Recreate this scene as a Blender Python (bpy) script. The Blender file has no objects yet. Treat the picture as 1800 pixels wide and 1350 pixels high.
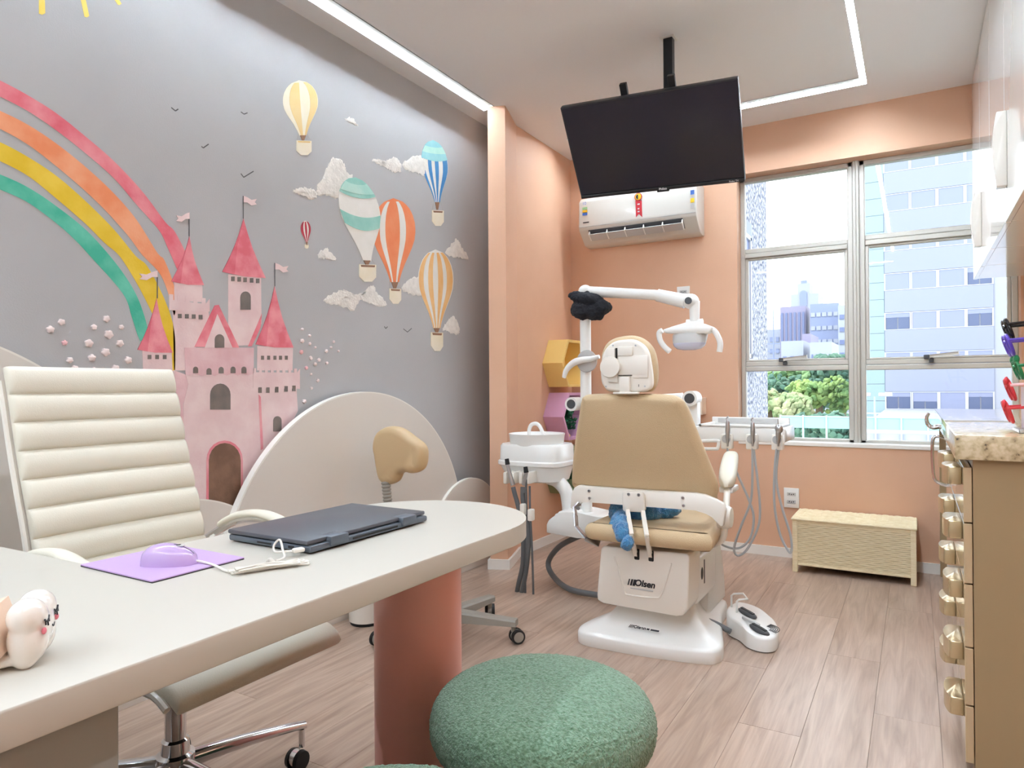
import bpy, bmesh, math, random
from mathutils import Vector, Matrix, noise, Euler
random.seed(7)
PI = math.pi
scene = bpy.context.scene
COL = scene.collection

# ------------------------------------------------------------------ camera, world, sun, exposure
CAM_H, FPX = 1.07, 1206.0
YAW, PITCH, ROLL = math.radians(30.48), math.radians(.213), math.radians(-.38)
FW = Vector((-math.sin(YAW)*math.cos(PITCH), math.cos(YAW)*math.cos(PITCH), math.sin(PITCH)))
_r = Vector((math.cos(YAW), math.sin(YAW), 0)); _u = _r.cross(FW)
RT = math.cos(ROLL)*_r + math.sin(ROLL)*_u
UP = -math.sin(ROLL)*_r + math.cos(ROLL)*_u
cam = bpy.data.cameras.new('camera'); camo = bpy.data.objects.new('camera', cam); COL.objects.link(camo)
M = Matrix((RT, UP, -FW)).transposed().to_4x4(); M.translation = (0, 0, CAM_H)
camo.matrix_world = M
cam.sensor_width = 36; cam.lens = FPX*36/1800; cam.clip_start = .02; cam.clip_end = 2000
scene.camera = camo
scene.view_settings.view_transform = 'Standard'; scene.view_settings.look = 'None'
scene.view_settings.gamma = 1; scene.view_settings.use_curve_mapping = False
scene.view_settings.exposure = 1.12
scene.cycles.use_denoising = True
scene.cycles.max_bounces = 10; scene.cycles.diffuse_bounces = 6; scene.cycles.glossy_bounces = 4
scene.cycles.transmission_bounces = 6; scene.cycles.transparent_max_bounces = 12
scene.cycles.caustics_reflective = False; scene.cycles.caustics_refractive = False
scene.cycles.sample_clamp_indirect = 6

LED_POWER = 74.0
SKY_STRENGTH = 2.15
world = bpy.data.worlds.new('sky'); scene.world = world; world.use_nodes = True
wn = world.node_tree; wn.nodes.clear()
wo = wn.nodes.new('ShaderNodeOutputWorld'); bg = wn.nodes.new('ShaderNodeBackground')
tc = wn.nodes.new('ShaderNodeTexCoord'); sx = wn.nodes.new('ShaderNodeSeparateXYZ'); cr = wn.nodes.new('ShaderNodeValToRGB')
cr.color_ramp.elements[0].position = .0; cr.color_ramp.elements[0].color = (.84, .93, 1, 1)
cr.color_ramp.elements[1].position = .3; cr.color_ramp.elements[1].color = (.94, .965, 1, 1)
wn.links.new(tc.outputs['Generated'], sx.inputs[0]); wn.links.new(sx.outputs['Z'], cr.inputs[0])
wn.links.new(cr.outputs[0], bg.inputs[0]); bg.inputs[1].default_value = SKY_STRENGTH
wn.links.new(bg.outputs[0], wo.inputs[0])
sun = bpy.data.lights.new('sun', 'SUN'); sun.energy = .8; sun.angle = math.radians(3); sun.color = (1, .97, .92)
suno = bpy.data.objects.new('sun', sun); COL.objects.link(suno); suno.location = (-30, -40, 60)
suno.rotation_euler = Vector((.45, .55, -.7)).to_track_quat('-Z', 'Y').to_euler()

# ------------------------------------------------------------------ helpers
def at(px, py, x=None, y=None, z=None):
    """the point of the room plane x=, y= or z= that is seen at a pixel of the 1800x1350 photograph"""
    D = FW + (px-900)/FPX*RT - (py-675)/FPX*UP
    t = x/D.x if x is not None else (y/D.y if y is not None else (z-CAM_H)/D.z)
    return Vector((0, 0, CAM_H)) + t*D
def lin(c):
    c /= 255
    return c/12.92 if c <= .04045 else ((c+.055)/1.055)**2.4
def rgb(r, g, b): return (lin(r), lin(g), lin(b), 1)
MATS = {}
def mat(name, c, rough=.5, metal=0., spec=.5, c2=None, nscale=6., nstretch=(1, 1, 1), bump=0., bscale=60., coat=0., emit=0., alpha=1., trans=0., ior=1.45, sheen=0., rnd=0., detail=4.):
    m = bpy.data.materials.new(name); m.use_nodes = True; nt = m.node_tree; N = nt.nodes; L = nt.links
    p = N['Principled BSDF']; out = p
    p.inputs['Base Color'].default_value = c; p.inputs['Roughness'].default_value = rough
    p.inputs['Metallic'].default_value = metal; p.inputs['Specular IOR Level'].default_value = spec
    p.inputs['Coat Weight'].default_value = coat; p.inputs['Coat Roughness'].default_value = .06
    p.inputs['IOR'].default_value = ior; p.inputs['Transmission Weight'].default_value = trans
    p.inputs['Alpha'].default_value = alpha; p.inputs['Sheen Weight'].default_value = sheen
    if emit:
        p.inputs['Emission Color'].default_value = c; p.inputs['Emission Strength'].default_value = emit
    if c2 or bump:
        t = N.new('ShaderNodeTexCoord'); mp = N.new('ShaderNodeMapping'); mp.inputs['Scale'].default_value = nstretch
        L.new(t.outputs['Object'], mp.inputs[0])
        if rnd:
            oi = N.new('ShaderNodeObjectInfo'); ad = N.new('ShaderNodeVectorMath'); ad.operation = 'SCALE'
            cx = N.new('ShaderNodeCombineXYZ'); L.new(oi.outputs['Random'], cx.inputs[0]); L.new(oi.outputs['Random'], cx.inputs[1]); L.new(oi.outputs['Random'], cx.inputs[2])
            L.new(cx.outputs[0], ad.inputs[0]); ad.inputs['Scale'].default_value = 37.
            L.new(ad.outputs[0], mp.inputs['Location'])
        if c2:
            n = N.new('ShaderNodeTexNoise'); n.inputs['Scale'].default_value = nscale; n.inputs['Detail'].default_value = detail
            L.new(mp.outputs[0], n.inputs['Vector'])
            r = N.new('ShaderNodeValToRGB'); r.color_ramp.elements[0].position = .36; r.color_ramp.elements[1].position = .64
            r.color_ramp.elements[0].color = c; r.color_ramp.elements[1].color = c2
            L.new(n.outputs['Fac'], r.inputs[0]); L.new(r.outputs[0], p.inputs['Base Color'])
        if bump:
            n2 = N.new('ShaderNodeTexNoise'); n2.inputs['Scale'].default_value = bscale; n2.inputs['Detail'].default_value = 3
            L.new(mp.outputs[0], n2.inputs['Vector'])
            b = N.new('ShaderNodeBump'); b.inputs['Strength'].default_value = bump; b.inputs['Distance'].default_value = .01
            L.new(n2.outputs['Fac'], b.inputs['Height']); L.new(b.outputs[0], p.inputs['Normal'])
    MATS[name] = m
    return m

OFF = {}
def thing(name, label, cat, loc=(0, 0, 0), group=None, kind=None):
    o = bpy.data.objects.new(name, None); COL.objects.link(o); o.location = loc
    o.empty_display_size = .05
    if label: o['label'] = label
    if cat: o['category'] = cat
    if group: o['group'] = group
    if kind: o['kind'] = kind
    OFF[o.name] = Vector(loc)
    return o
def tag(o, label, cat, group=None):
    o['label'] = label; o['category'] = cat
    if group: o['group'] = group
    return o
def struct(o, label=None):
    o['kind'] = 'structure'
    if label: o['label'] = label
    return o

def spline(pts, n=8, closed=False):
    """Catmull-Rom through the points"""
    P = [Vector(p) for p in pts]; out = []; m = len(P)
    rng = m if closed else m-1
    for i in range(rng):
        if closed: a, b, c, d = P[(i-1) % m], P[i], P[(i+1) % m], P[(i+2) % m]
        else: a, b, c, d = P[max(i-1, 0)], P[i], P[i+1], P[min(i+2, m-1)]
        for k in range(n):
            t = k/n
            out.append(.5*((2*b) + (c-a)*t + (2*a-5*b+4*c-d)*t*t + (3*b-a-3*c+d)*t**3))
    if not closed: out.append(P[-1].copy())
    return out

class B:
    def __init__(s): s.bm = bmesh.new()
    def _add(s, fn):
        before = set(s.bm.verts); fn(); return [v for v in s.bm.verts if v not in before]
    def _bevel(s, vs, w, seg):
        es = {e for v in vs for e in v.link_edges}
        bmesh.ops.bevel(s.bm, geom=list(es), offset=w, segments=seg, profile=.5, affect='EDGES', clamp_overlap=True)
    def box(s, x0, x1, y0, y1, z0, z1, bev=0, seg=2, taper=None):
        vs = bmesh.ops.create_cube(s.bm, size=1)['verts']
        for v in vs:
            k = v.co.copy()
            v.co = Vector((x0+(k.x+.5)*(x1-x0), y0+(k.y+.5)*(y1-y0), z0+(k.z+.5)*(z1-z0)))
        if bev: s._bevel(vs, bev, seg)
        return s
    def obox(s, c, size, rot, bev=0, seg=2):
        R = rot if isinstance(rot, Matrix) else Euler(rot).to_matrix()
        vs = bmesh.ops.create_cube(s.bm, size=1)['verts']
        for v in vs: v.co = Vector(c) + R @ Vector((v.co.x*size[0], v.co.y*size[1], v.co.z*size[2]))
        if bev: s._bevel(vs, bev, seg)
        return s
    def bar(s, a, b, w, h, bev=0, upv=(0, 0, 1)):
        a, b = Vector(a), Vector(b); d = (b-a); l = d.length; d.normalize()
        u = Vector(upv); 
        if abs(d.dot(u)) > .98: u = Vector((1, 0, 0))
        sd = d.cross(u).normalized(); u = sd.cross(d)
        R = Matrix((d, sd, u)).transposed()
        return s.obox((a+b)/2, (l, w, h), R, bev)
    def rings(s, rs, cap0=True, cap1=True, closed=True):
        vr = [[s.bm.verts.new(p) for p in r] for r in rs]; n = len(vr[0])
        for i in range(len(vr)-1):
            for j in range(n if closed else n-1):
                try: s.bm.faces.new((vr[i][j], vr[i][(j+1) % n], vr[i+1][(j+1) % n], vr[i+1][j]))
                except ValueError: pass
        if cap0: s.bm.faces.new(list(reversed(vr[0])))
        if cap1: s.bm.faces.new(vr[-1])
        return s
    def tube(s, pts, r, seg=10, n=0, rr=None):
        P = spline(pts, n) if n else [Vector(p) for p in pts]
        t0 = (P[1]-P[0]).normalized(); u = t0.orthogonal().normalized(); rs = []
        for i, p in enumerate(P):
            t = (P[min(i+1, len(P)-1)]-P[max(i-1, 0)])
            if t.length < 1e-9: t = t0
            t.normalize(); u = (u-t*u.dot(t)); u.normalize(); w = t.cross(u)
            rad = r if rr is None else rr(i/(len(P)-1))
            rs.append([p+rad*(math.cos(a)*u+math.sin(a)*w) for a in (2*PI*k/seg for k in range(seg))])
        return s.rings(rs)
    def cyl(s, a, b, r, r2=None, seg=20):
        a, b = Vector(a), Vector(b); r2 = r if r2 is None else r2
        return s.tube([a, b], r, seg, rr=lambda t: r+(r2-r)*t)
    def lathe(s, prof, c=(0, 0, 0), axis='z', seg=32, cap=True):
        c = Vector(c); rs = []
        for r, h in prof:
            ring = []
            for k in range(seg):
                a = 2*PI*k/seg; x, y = r*math.cos(a), r*math.sin(a)
                ring.append(c+Vector({'z': (x, y, h), 'y': (x, h, y), 'x': (h, x, y)}[axis]))
            rs.append(ring)
        return s.rings(rs, cap, cap)
    def prism(s, pts, d, bev=0, seg=2):
        """extrude a planar polygon (3D points) by vector d"""
        d = Vector(d); P = [Vector(p) for p in pts]
        before = set(s.bm.verts)
        s.rings([P, [p+d for p in P]])
        vs = [v for v in s.bm.verts if v not in before]
        if bev: s._bevel(vs, bev, seg)
        return s
    def poly(s, pts):
        s.bm.faces.new([s.bm.verts.new(p) for p in pts]); return s
    def cushion(s, pts, d, r=.02, bulge=.0, steps=4):
        """a padded slab: closed outline pts extruded along d with rounded rims and a slight bulge"""
        P = [Vector(p) for p in pts]; d = Vector(d); t = d.length; dn = d.normalized(); n = len(P)
        c = sum(P, Vector())/n; r = min(r, t/2)
        nrm = []
        for i in range(n):
            tg = (P[(i+1) % n]-P[i-1]).normalized(); q = tg.cross(dn)
            if q.dot(P[i]-c) < 0: q = -q
            nrm.append(q)
        rs = []
        for k in range(steps+1):
            a = PI/2*k/steps
            rs.append([P[i]-nrm[i]*r*(1-math.sin(a))+dn*r*(1-math.cos(a)) for i in range(n)])
        for k in range(steps+1):
            a = PI/2*(1-k/steps)
            rs.append([P[i]-nrm[i]*r*(1-math.sin(a))+dn*(t-r*(1-math.cos(a))) for i in range(n)])
        def capr(base, sg):
            o = []
            for f in (.86, .6, .3, .08): o.append([c+(p-c-dn*((p-c).dot(dn)))*f+dn*((p-c).dot(dn))+sg*dn*bulge*(1-f*f) for p in base])
            return o
        if not bulge: return s.rings(rs)
        pre = list(reversed(capr(rs[0], -1))); post = capr(rs[-1], 1)
        return s.rings(pre+rs+post)
    def ell(s, c, rad, rot=(0, 0, 0), sub=3):
        R = Euler(rot).to_matrix() if not isinstance(rot, Matrix) else rot
        vs = bmesh.ops.create_icosphere(s.bm, subdivisions=sub, radius=1)['verts']
        for v in vs: v.co = Vector(c)+R @ Vector((v.co.x*rad[0], v.co.y*rad[1], v.co.z*rad[2]))
        return s
    def done(s, name, m, parent=None, smooth=35, loc=None, kind=None, flip=False):
        bmesh.ops.recalc_face_normals(s.bm, faces=s.bm.faces)
        off = OFF[parent.name] if parent is not None else Vector(loc or (0, 0, 0))
        if off.length: bmesh.ops.translate(s.bm, verts=s.bm.verts, vec=-off)
        me = bpy.data.meshes.new(name); s.bm.to_mesh(me); s.bm.free()
        if smooth:
            me.polygons.foreach_set('use_smooth', [True]*len(me.polygons))
            me.set_sharp_from_angle(angle=math.radians(smooth))
        o = bpy.data.objects.new(name, me); COL.objects.link(o)
        if m: me.materials.append(MATS[m] if isinstance(m, str) else m)
        if parent is not None: o.parent = parent; OFF[o.name] = OFF[parent.name].copy()
        else: o.location = loc or (0, 0, 0); OFF[o.name] = Vector(loc or (0, 0, 0))
        if kind: o['kind'] = kind
        return o

def text(name, body, m, origin, right, up, height, parent=None, bold=False, ext=.0004, align='CENTER', shear=0.):
    cu = bpy.data.curves.new(name, 'FONT'); cu.body = body; cu.size = height; cu.extrude = ext
    cu.align_x = align; cu.align_y = 'CENTER'; cu.shear = shear
    if bold: cu.offset = height*.03
    co = bpy.data.objects.new(name, cu); COL.objects.link(co)
    dg = bpy.context.evaluated_depsgraph_get(); me = bpy.data.meshes.new_from_object(co.evaluated_get(dg))
    bpy.data.objects.remove(co); bpy.data.curves.remove(cu); me.name = name
    o = bpy.data.objects.new(name, me); COL.objects.link(o); me.materials.clear(); me.materials.append(MATS[m])
    r = Vector(right).normalized(); u = Vector(up); u = (u-r*u.dot(r)).normalized(); n = r.cross(u)
    mt = Matrix((r, u, n)).transposed().to_4x4()
    off = OFF[parent.name] if parent is not None else Vector()
    mt.translation = Vector(origin)-off
    if parent is not None: o.parent = parent
    o.matrix_basis = mt
    return o

# ------------------------------------------------------------------ materials
mat('wall_grey', rgb(186, 187, 190), .62, c2=rgb(181, 182, 185), nscale=2.2, bump=.05, bscale=180)
mat('salmon', rgb(220, 178, 150), .6, c2=rgb(216, 173, 145), nscale=3, bump=.05, bscale=150)
mat('ceiling_white', rgb(238, 239, 242), .7)
mat('white_paint', rgb(236, 234, 230), .45)
mat('soffit_cream', rgb(236, 222, 212), .55)
mat('mound', rgb(224, 219, 212), .5)
mat('mound_edge', rgb(238, 235, 228), .5)
mat('plastic_white', rgb(236, 236, 234), .28, coat=.4)
mat('ac_white', rgb(216, 214, 208), .3, coat=.3)
mat('plastic_ivory', rgb(234, 230, 222), .3, coat=.4)
mat('plastic_grey', rgb(190, 190, 190), .4)
mat('plastic_dark', rgb(70, 72, 76), .45)
mat('rubber_black', rgb(26, 26, 28), .55)
mat('hose_grey', rgb(96, 98, 100), .4)
mat('hose_light', rgb(176, 180, 184), .35)
mat('stool_grey', rgb(150, 146, 138), .42)
mat('chrome', rgb(225, 226, 230), .09, metal=1)
mat('steel', rgb(190, 192, 198), .28, metal=1)
mat('dark_metal', rgb(40, 41, 44), .4, metal=.6)
mat('desk_white', rgb(194, 189, 179), .38)
mat('desk_pink', rgb(236, 168, 156), .28)
mat('desk_grey', rgb(142, 140, 134), .5)
mat('laptop_lid', rgb(90, 92, 99), .42, metal=.35)
mat('laptop_body', rgb(98, 106, 116), .4, metal=.4)
mat('lilac', rgb(196, 172, 214), .42)
mat('lilac_gloss', rgb(190, 164, 212), .22, coat=.5)
mat('pad_lilac', rgb(190, 160, 206), .7, bump=.2, bscale=900)
mat('cable_white', rgb(226, 222, 214), .45)
mat('ceramic', rgb(238, 233, 226), .1, coat=.9)
mat('paper', rgb(232, 230, 240), .7)
mat('paper_warm', rgb(228, 200, 178), .7)
mat('leather_white', rgb(226, 221, 206), .42, bump=.12, bscale=350)
mat('leather_beige', rgb(196, 170, 132), .42, bump=.1, bscale=420)
mat('beige_pad', rgb(206, 182, 146), .5, bump=.35, bscale=320)
mat('boucle', rgb(136, 172, 146), .95, c2=rgb(98, 132, 102), nscale=150, bump=.9, bscale=230, sheen=.3)
mat('wicker', rgb(250, 238, 206), .6, c2=rgb(238, 222, 182), nscale=26, nstretch=(1, 1, 9), rnd=1)
mat('wicker_dark', rgb(186, 166, 122), .8)
mat('fur_blue', rgb(82, 156, 206), .9, c2=rgb(58, 126, 186), nscale=30, bump=1., bscale=160, sheen=.5)
mat('cloth_black', rgb(24, 26, 34), .85, bump=.5, bscale=120)
mat('hex_yellow', rgb(238, 206, 128), .5)
mat('hex_lilac', rgb(214, 168, 204), .5)
mat('hex_green', rgb(140, 150, 112), .5)
mat('hex_cream', rgb(232, 212, 192), .5)
mat('leaf_green', rgb(38, 110, 78), .55, c2=rgb(24, 80, 58), nscale=30)
mat('toy_brown', rgb(84, 50, 34), .5)
mat('toy_red', rgb(206, 50, 60), .35)
mat('toy_blue', rgb(40, 120, 190), .35)
mat('toy_purple', rgb(96, 70, 190), .3)
mat('toy_green', rgb(30, 130, 80), .35)
mat('black_gloss', rgb(22, 22, 26), .2)
mat('screen', rgb(30, 29, 42), .2, spec=.6)
mat('tv_bezel', rgb(28, 28, 32), .35)
mat('cab_white', rgb(240, 238, 236), .16, coat=.7)
mat('cab_taupe', rgb(160, 138, 104), .5)
mat('cab_gloss', rgb(190, 168, 134), .12, coat=.8)
mat('handle_white', rgb(232, 226, 218), .22, coat=.5)
mat('handle_gold', rgb(206, 186, 150), .25, metal=.7)
mat('frame_alu', rgb(200, 197, 190), .4, metal=.15)
mat('gap_dark', rgb(40, 34, 30), .8)
mat('ink', rgb(30, 30, 36), .5)
mat('ink_white', rgb(225, 225, 230), .5)
mat('red_tag', rgb(196, 36, 52), .5)
mat('yellow_tag', rgb(240, 196, 40), .5)
mat('sticker_blue', rgb(70, 110, 190), .5)
mat('sticker_green', rgb(160, 206, 150), .5)
mat('led', (.79, .905, 1, 1), .5, emit=LED_POWER)
mat('led_profile', rgb(176, 172, 162), .5)
mat('lamp_glass', rgb(206, 210, 232), .12, coat=.6)
mat('acrylic', rgb(235, 235, 235), .1, trans=.5, alpha=1)
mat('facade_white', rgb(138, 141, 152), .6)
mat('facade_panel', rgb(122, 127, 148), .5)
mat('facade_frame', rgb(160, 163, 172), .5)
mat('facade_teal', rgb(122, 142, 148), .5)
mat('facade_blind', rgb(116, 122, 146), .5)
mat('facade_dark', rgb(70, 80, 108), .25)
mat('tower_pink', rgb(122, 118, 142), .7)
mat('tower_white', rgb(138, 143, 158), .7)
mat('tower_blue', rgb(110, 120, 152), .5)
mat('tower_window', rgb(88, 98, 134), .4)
mat('fence_teal', rgb(118, 156, 158), .35)
mat('fence_post', rgb(150, 170, 180), .4)
mat('leaf_mid', rgb(112, 140, 90), .8, c2=rgb(66, 104, 78), nscale=.6, bump=.8, bscale=2.5)
mat('leaf_dark', rgb(86, 118, 98), .8, c2=rgb(54, 90, 78), nscale=.6, bump=.8, bscale=2.5)
mat('leaf_light', rgb(136, 156, 88), .8, c2=rgb(88, 122, 74), nscale=.6, bump=.8, bscale=2.5)
mat('leaf_cream', rgb(158, 160, 122), .8, c2=rgb(104, 132, 88), nscale=.6, bump=.8, bscale=2.5)
mat('bark', rgb(110, 92, 74), .9)
mat('ground_out', rgb(150, 160, 140), .9)

def special_mats():
    # vinyl plank floor
    m = bpy.data.materials.new('plank'); m.use_nodes = True; N = m.node_tree.nodes; L = m.node_tree.links; p = N['Principled BSDF']
    t = N.new('ShaderNodeTexCoord'); mp = N.new('ShaderNodeMapping'); oi = N.new('ShaderNodeObjectInfo')
    cx = N.new('ShaderNodeCombineXYZ'); mu = N.new('ShaderNodeMath'); mu.operation = 'MULTIPLY'; mu.inputs[1].default_value = 91.
    L.new(oi.outputs['Random'], mu.inputs[0]); L.new(mu.outputs[0], cx.inputs[0]); L.new(mu.outputs[0], cx.inputs[1])
    L.new(cx.outputs[0], mp.inputs['Location']); L.new(t.outputs['Object'], mp.inputs[0]); mp.inputs['Scale'].default_value = (1, .085, 1)
    n1 = N.new('ShaderNodeTexNoise'); n1.inputs['Scale'].default_value = 26; n1.inputs['Detail'].default_value = 7; n1.inputs['Distortion'].default_value = 1.1
    L.new(mp.outputs[0], n1.inputs['Vector'])
    r = N.new('ShaderNodeValToRGB'); e = r.color_ramp.elements
    e[0].position = .3; e[0].color = rgb(162, 137, 119); e[1].position = .68; e[1].color = rgb(196, 172, 155)
    x = e.new(.48); x.color = rgb(180, 155, 138)
    L.new(n1.outputs['Fac'], r.inputs[0])
    n2 = N.new('ShaderNodeTexNoise'); n2.inputs['Scale'].default_value = 150; n2.inputs['Detail'].default_value = 3
    mp2 = N.new('ShaderNodeMapping'); mp2.inputs['Scale'].default_value = (1, .03, 1); L.new(t.outputs['Object'], mp2.inputs[0]); L.new(cx.outputs[0], mp2.inputs['Location']); L.new(mp2.outputs[0], n2.inputs['Vector'])
    mx = N.new('ShaderNodeMixRGB'); mx.blend_type = 'MULTIPLY'; mx.inputs[0].default_value = .28
    L.new(r.outputs[0], mx.inputs[1]); L.new(n2.outputs['Fac'], mx.inputs[2])
    hs = N.new('ShaderNodeHueSaturation'); mr = N.new('ShaderNodeMapRange'); mr.inputs['To Min'].default_value = 1.0; mr.inputs['To Max'].default_value = 1.1
    L.new(oi.outputs['Random'], mr.inputs[0]); L.new(mr.outputs[0], hs.inputs['Value']); L.new(mx.outputs[0], hs.inputs['Color'])
    L.new(hs.outputs[0], p.inputs['Base Color']); p.inputs['Roughness'].default_value = .3
    b = N.new('ShaderNodeBump'); b.inputs['Strength'].default_value = .12; b.inputs['Distance'].default_value = .004
    L.new(n2.outputs['Fac'], b.inputs['Height']); L.new(b.outputs[0], p.inputs['Normal']); MATS['plank'] = m
    # granite worktop
    m = bpy.data.materials.new('granite'); m.use_nodes = True; N = m.node_tree.nodes; L = m.node_tree.links; p = N['Principled BSDF']
    t = N.new('ShaderNodeTexCoord'); n1 = N.new('ShaderNodeTexNoise'); n1.inputs['Scale'].default_value = 55; n1.inputs['Detail'].default_value = 5
    L.new(t.outputs['Object'], n1.inputs['Vector']); r = N.new('ShaderNodeValToRGB'); e = r.color_ramp.elements
    e[0].position = .28; e[0].color = rgb(60, 50, 42); e[1].position = .62; e[1].color = rgb(218, 202, 172)
    x = e.new(.36); x.color = rgb(176, 156, 122); x = e.new(.5); x.color = rgb(204, 186, 150)
    L.new(n1.outputs['Fac'], r.inputs[0]); L.new(r.outputs[0], p.inputs['Base Color']); p.inputs['Roughness'].default_value = .12; p.inputs['Coat Weight'].default_value = .5
    MATS['granite'] = m
    # speckled render of the wing outside
    m = bpy.data.materials.new('speckle'); m.use_nodes = True; N = m.node_tree.nodes; L = m.node_tree.links; p = N['Principled BSDF']
    t = N.new('ShaderNodeTexCoord'); n1 = N.new('ShaderNodeTexNoise'); n1.inputs['Scale'].default_value = 26; n1.inputs['Detail'].default_value = 2
    L.new(t.outputs['Object'], n1.inputs['Vector']); r = N.new('ShaderNodeValToRGB'); e = r.color_ramp.elements
    e[0].position = .42; e[0].color = rgb(66, 72, 92); e[1].position = .56; e[1].color = rgb(150, 150, 162)
    L.new(n1.outputs['Fac'], r.inputs[0]); L.new(r.outputs[0], p.inputs['Base Color']); p.inputs['Roughness'].default_value = .8
    MATS['speckle'] = m
    # window glass that lets light through
    m = bpy.data.materials.new('glass'); m.use_nodes = True; N = m.node_tree.nodes; L = m.node_tree.links; N.remove(N['Principled BSDF'])
    o = N['Material Output']; tr = N.new('ShaderNodeBsdfTransparent'); gl = N.new('ShaderNodeBsdfGlossy'); fr = N.new('ShaderNodeFresnel'); mx = N.new('ShaderNodeMixShader')
    tr.inputs[0].default_value = (.97, .99, 1, 1); gl.inputs['Roughness'].default_value = .02; fr.inputs[0].default_value = 1.3
    L.new(fr.outputs[0], mx.inputs[0]); L.new(tr.outputs[0], mx.inputs[1]); L.new(gl.outputs[0], mx.inputs[2]); L.new(mx.outputs[0], o.inputs[0]); MATS['glass'] = m
special_mats()
# mural paints
def paint(n, a, b, sc=9): mat(n, rgb(*a), .6, c2=rgb(*b), nscale=sc, detail=5, bump=.08, bscale=120)
paint('paint_pink', (224, 104, 122), (236, 150, 160)); paint('paint_orange', (238, 146, 100), (244, 172, 132))
paint('paint_yellow', (226, 190, 30), (238, 206, 70)); paint('paint_teal', (66, 180, 152), (112, 206, 182))
paint('paint_roof', (222, 108, 124), (240, 158, 168), 14); paint('paint_roof_dark', (214, 96, 114), (230, 130, 144), 14)
paint('paint_stone', (232, 204, 206), (240, 218, 218), 12); paint('paint_stone_dark', (226, 184, 190), (236, 204, 208), 12)
paint('paint_window', (128, 118, 112), (112, 104, 100), 20); paint('paint_door', (132, 100, 80), (116, 86, 68), 20)
paint('paint_edge', (226, 132, 146), (234, 168, 176), 14); paint('paint_sun', (248, 218, 100), (250, 226, 130))
paint('paint_cream', (240, 230, 206), (244, 236, 218)); paint('paint_gold', (236, 206, 140), (238, 212, 156))
paint('paint_white', (236, 234, 228), (242, 240, 236)); paint('paint_mint', (140, 204, 194), (166, 216, 206))
paint('paint_mint_light', (172, 222, 212), (194, 230, 220))
paint('paint_tangerine', (236, 132, 82), (240, 148, 100)); paint('paint_blue', (62, 136, 200), (78, 150, 208))
paint('paint_sky', (140, 204, 214), (160, 216, 220)); paint('paint_tan', (236, 184, 118), (240, 198, 140))
paint('paint_red', (176, 46, 66), (186, 60, 78)); paint('paint_brown', (150, 112, 86), (138, 102, 78)); paint('paint_rope', (186, 182, 178), (180, 176, 172))
mat('plaster_cloud', rgb(232, 229, 224), .85, c2=rgb(244, 241, 236), nscale=40, bump=.4, bscale=90)
mat('plaster_flower', rgb(238, 222, 220), .8); mat('plaster_flower_pink', rgb(236, 186, 190), .8)
mat('paint_line', rgb(92, 90, 92), .6)
# ------------------------------------------------------------------ the room
XM, ZC, YB, XS, XR, YF = -2.334, 2.72, 4.54, -2.165, .71, -1.6
b = B(); b.box(XM-.2, XR+.2, YF-.2, YB+.2, -.14, -.012); floor = struct(b.done('floor', 'gap_dark', smooth=0), 'wood-look vinyl plank floor in warm tan')
pw, pl = .184, 1.22; cache = {}
x = XM; row = 0
while x < XR:
    x1 = min(x+pw, XR); y = YF - (row*.47 % pl)
    while y < YB:
        a, c = max(y, YF), min(y+pl, YB); y += pl
        if c-a < .02: continue
        key = (round(x1-x, 3), round(c-a, 3))
        if key not in cache:
            q = B(); hw, hl = (x1-x)/2-.0003, (c-a)/2-.0003
            q.rings([[Vector((sx_*hw, sy_*hl, -.012)) for sx_, sy_ in ((-1, -1), (1, -1), (1, 1), (-1, 1))],
                     [Vector((sx_*hw, sy_*hl, -.0006)) for sx_, sy_ in ((-1, -1), (1, -1), (1, 1), (-1, 1))],
                     [Vector((sx_*(hw-.0006), sy_*(hl-.0006), 0)) for sx_, sy_ in ((-1, -1), (1, -1), (1, 1), (-1, 1))]])
            o = q.done('plank', 'plank', smooth=0); cache[key] = o.data
        else:
            o = bpy.data.objects.new('plank', cache[key]); COL.objects.link(o)
        o.parent = floor; o.location = ((x+x1)/2, (a+c)/2, 0)
    x = x1; row += 1
# ceiling with LED grooves
SL0, SL1 = -2.215, -2.125
b = B(); b.box(XM-.2, XR+.2, YF-.2, YB+.2, ZC+.03, ZC+.12)
gx = [XM-.2, SL0, SL1, -2.0, -.25, -.22, XR+.2]; gy = [YF-.2, -.5, 3.45, 4.131, 4.235, YB+.2]
for i in range(6):
    for j in range(5):
        if (i == 1 and j < 2) or (i == 4 and 0 < j < 4) or (i == 3 and j == 3): continue
        b.box(gx[i], gx[i+1], gy[j], gy[j+1], ZC, ZC+.03)
ceiling = struct(b.done('ceiling', 'ceiling_white', smooth=0), 'flat white plaster ceiling')
b = B(); b.box(XM-.15, XM, YF-.2, YB+.2, 0, ZC); wall_left = struct(b.done('wall_left', 'wall_grey', smooth=0), 'grey wall painted with a castle, rainbow and hot air balloon mural')
b = B(); b.prism([(XM+.001, YB, 0), (XM+.001, 3.9, 0), (-2.162, 3.41, 0), (-2.066, 3.45, 0), (-2.09, 3.53, 0), (XS, 3.75, 0), (XS, YB, 0)], (0, 0, ZC))
wall_niche = struct(b.done('wall_niche', 'salmon', smooth=0), 'salmon side wall ending in a narrow pilaster next to the mural')
WX0, WX1, WZ0, WZ1 = -.985, .487, .705, 2.42
b = B(); b.box(XM-.2, WX0, YB, YB+.2, 0, ZC); b.box(WX1, XR+.2, YB, YB+.2, 0, ZC); b.box(WX0, WX1, YB, YB+.2, 0, WZ0); b.box(WX0, WX1, YB, YB+.2, WZ1, ZC)
wall_back = struct(b.done('wall_back', 'salmon', smooth=0), 'salmon back wall with the window')
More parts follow.
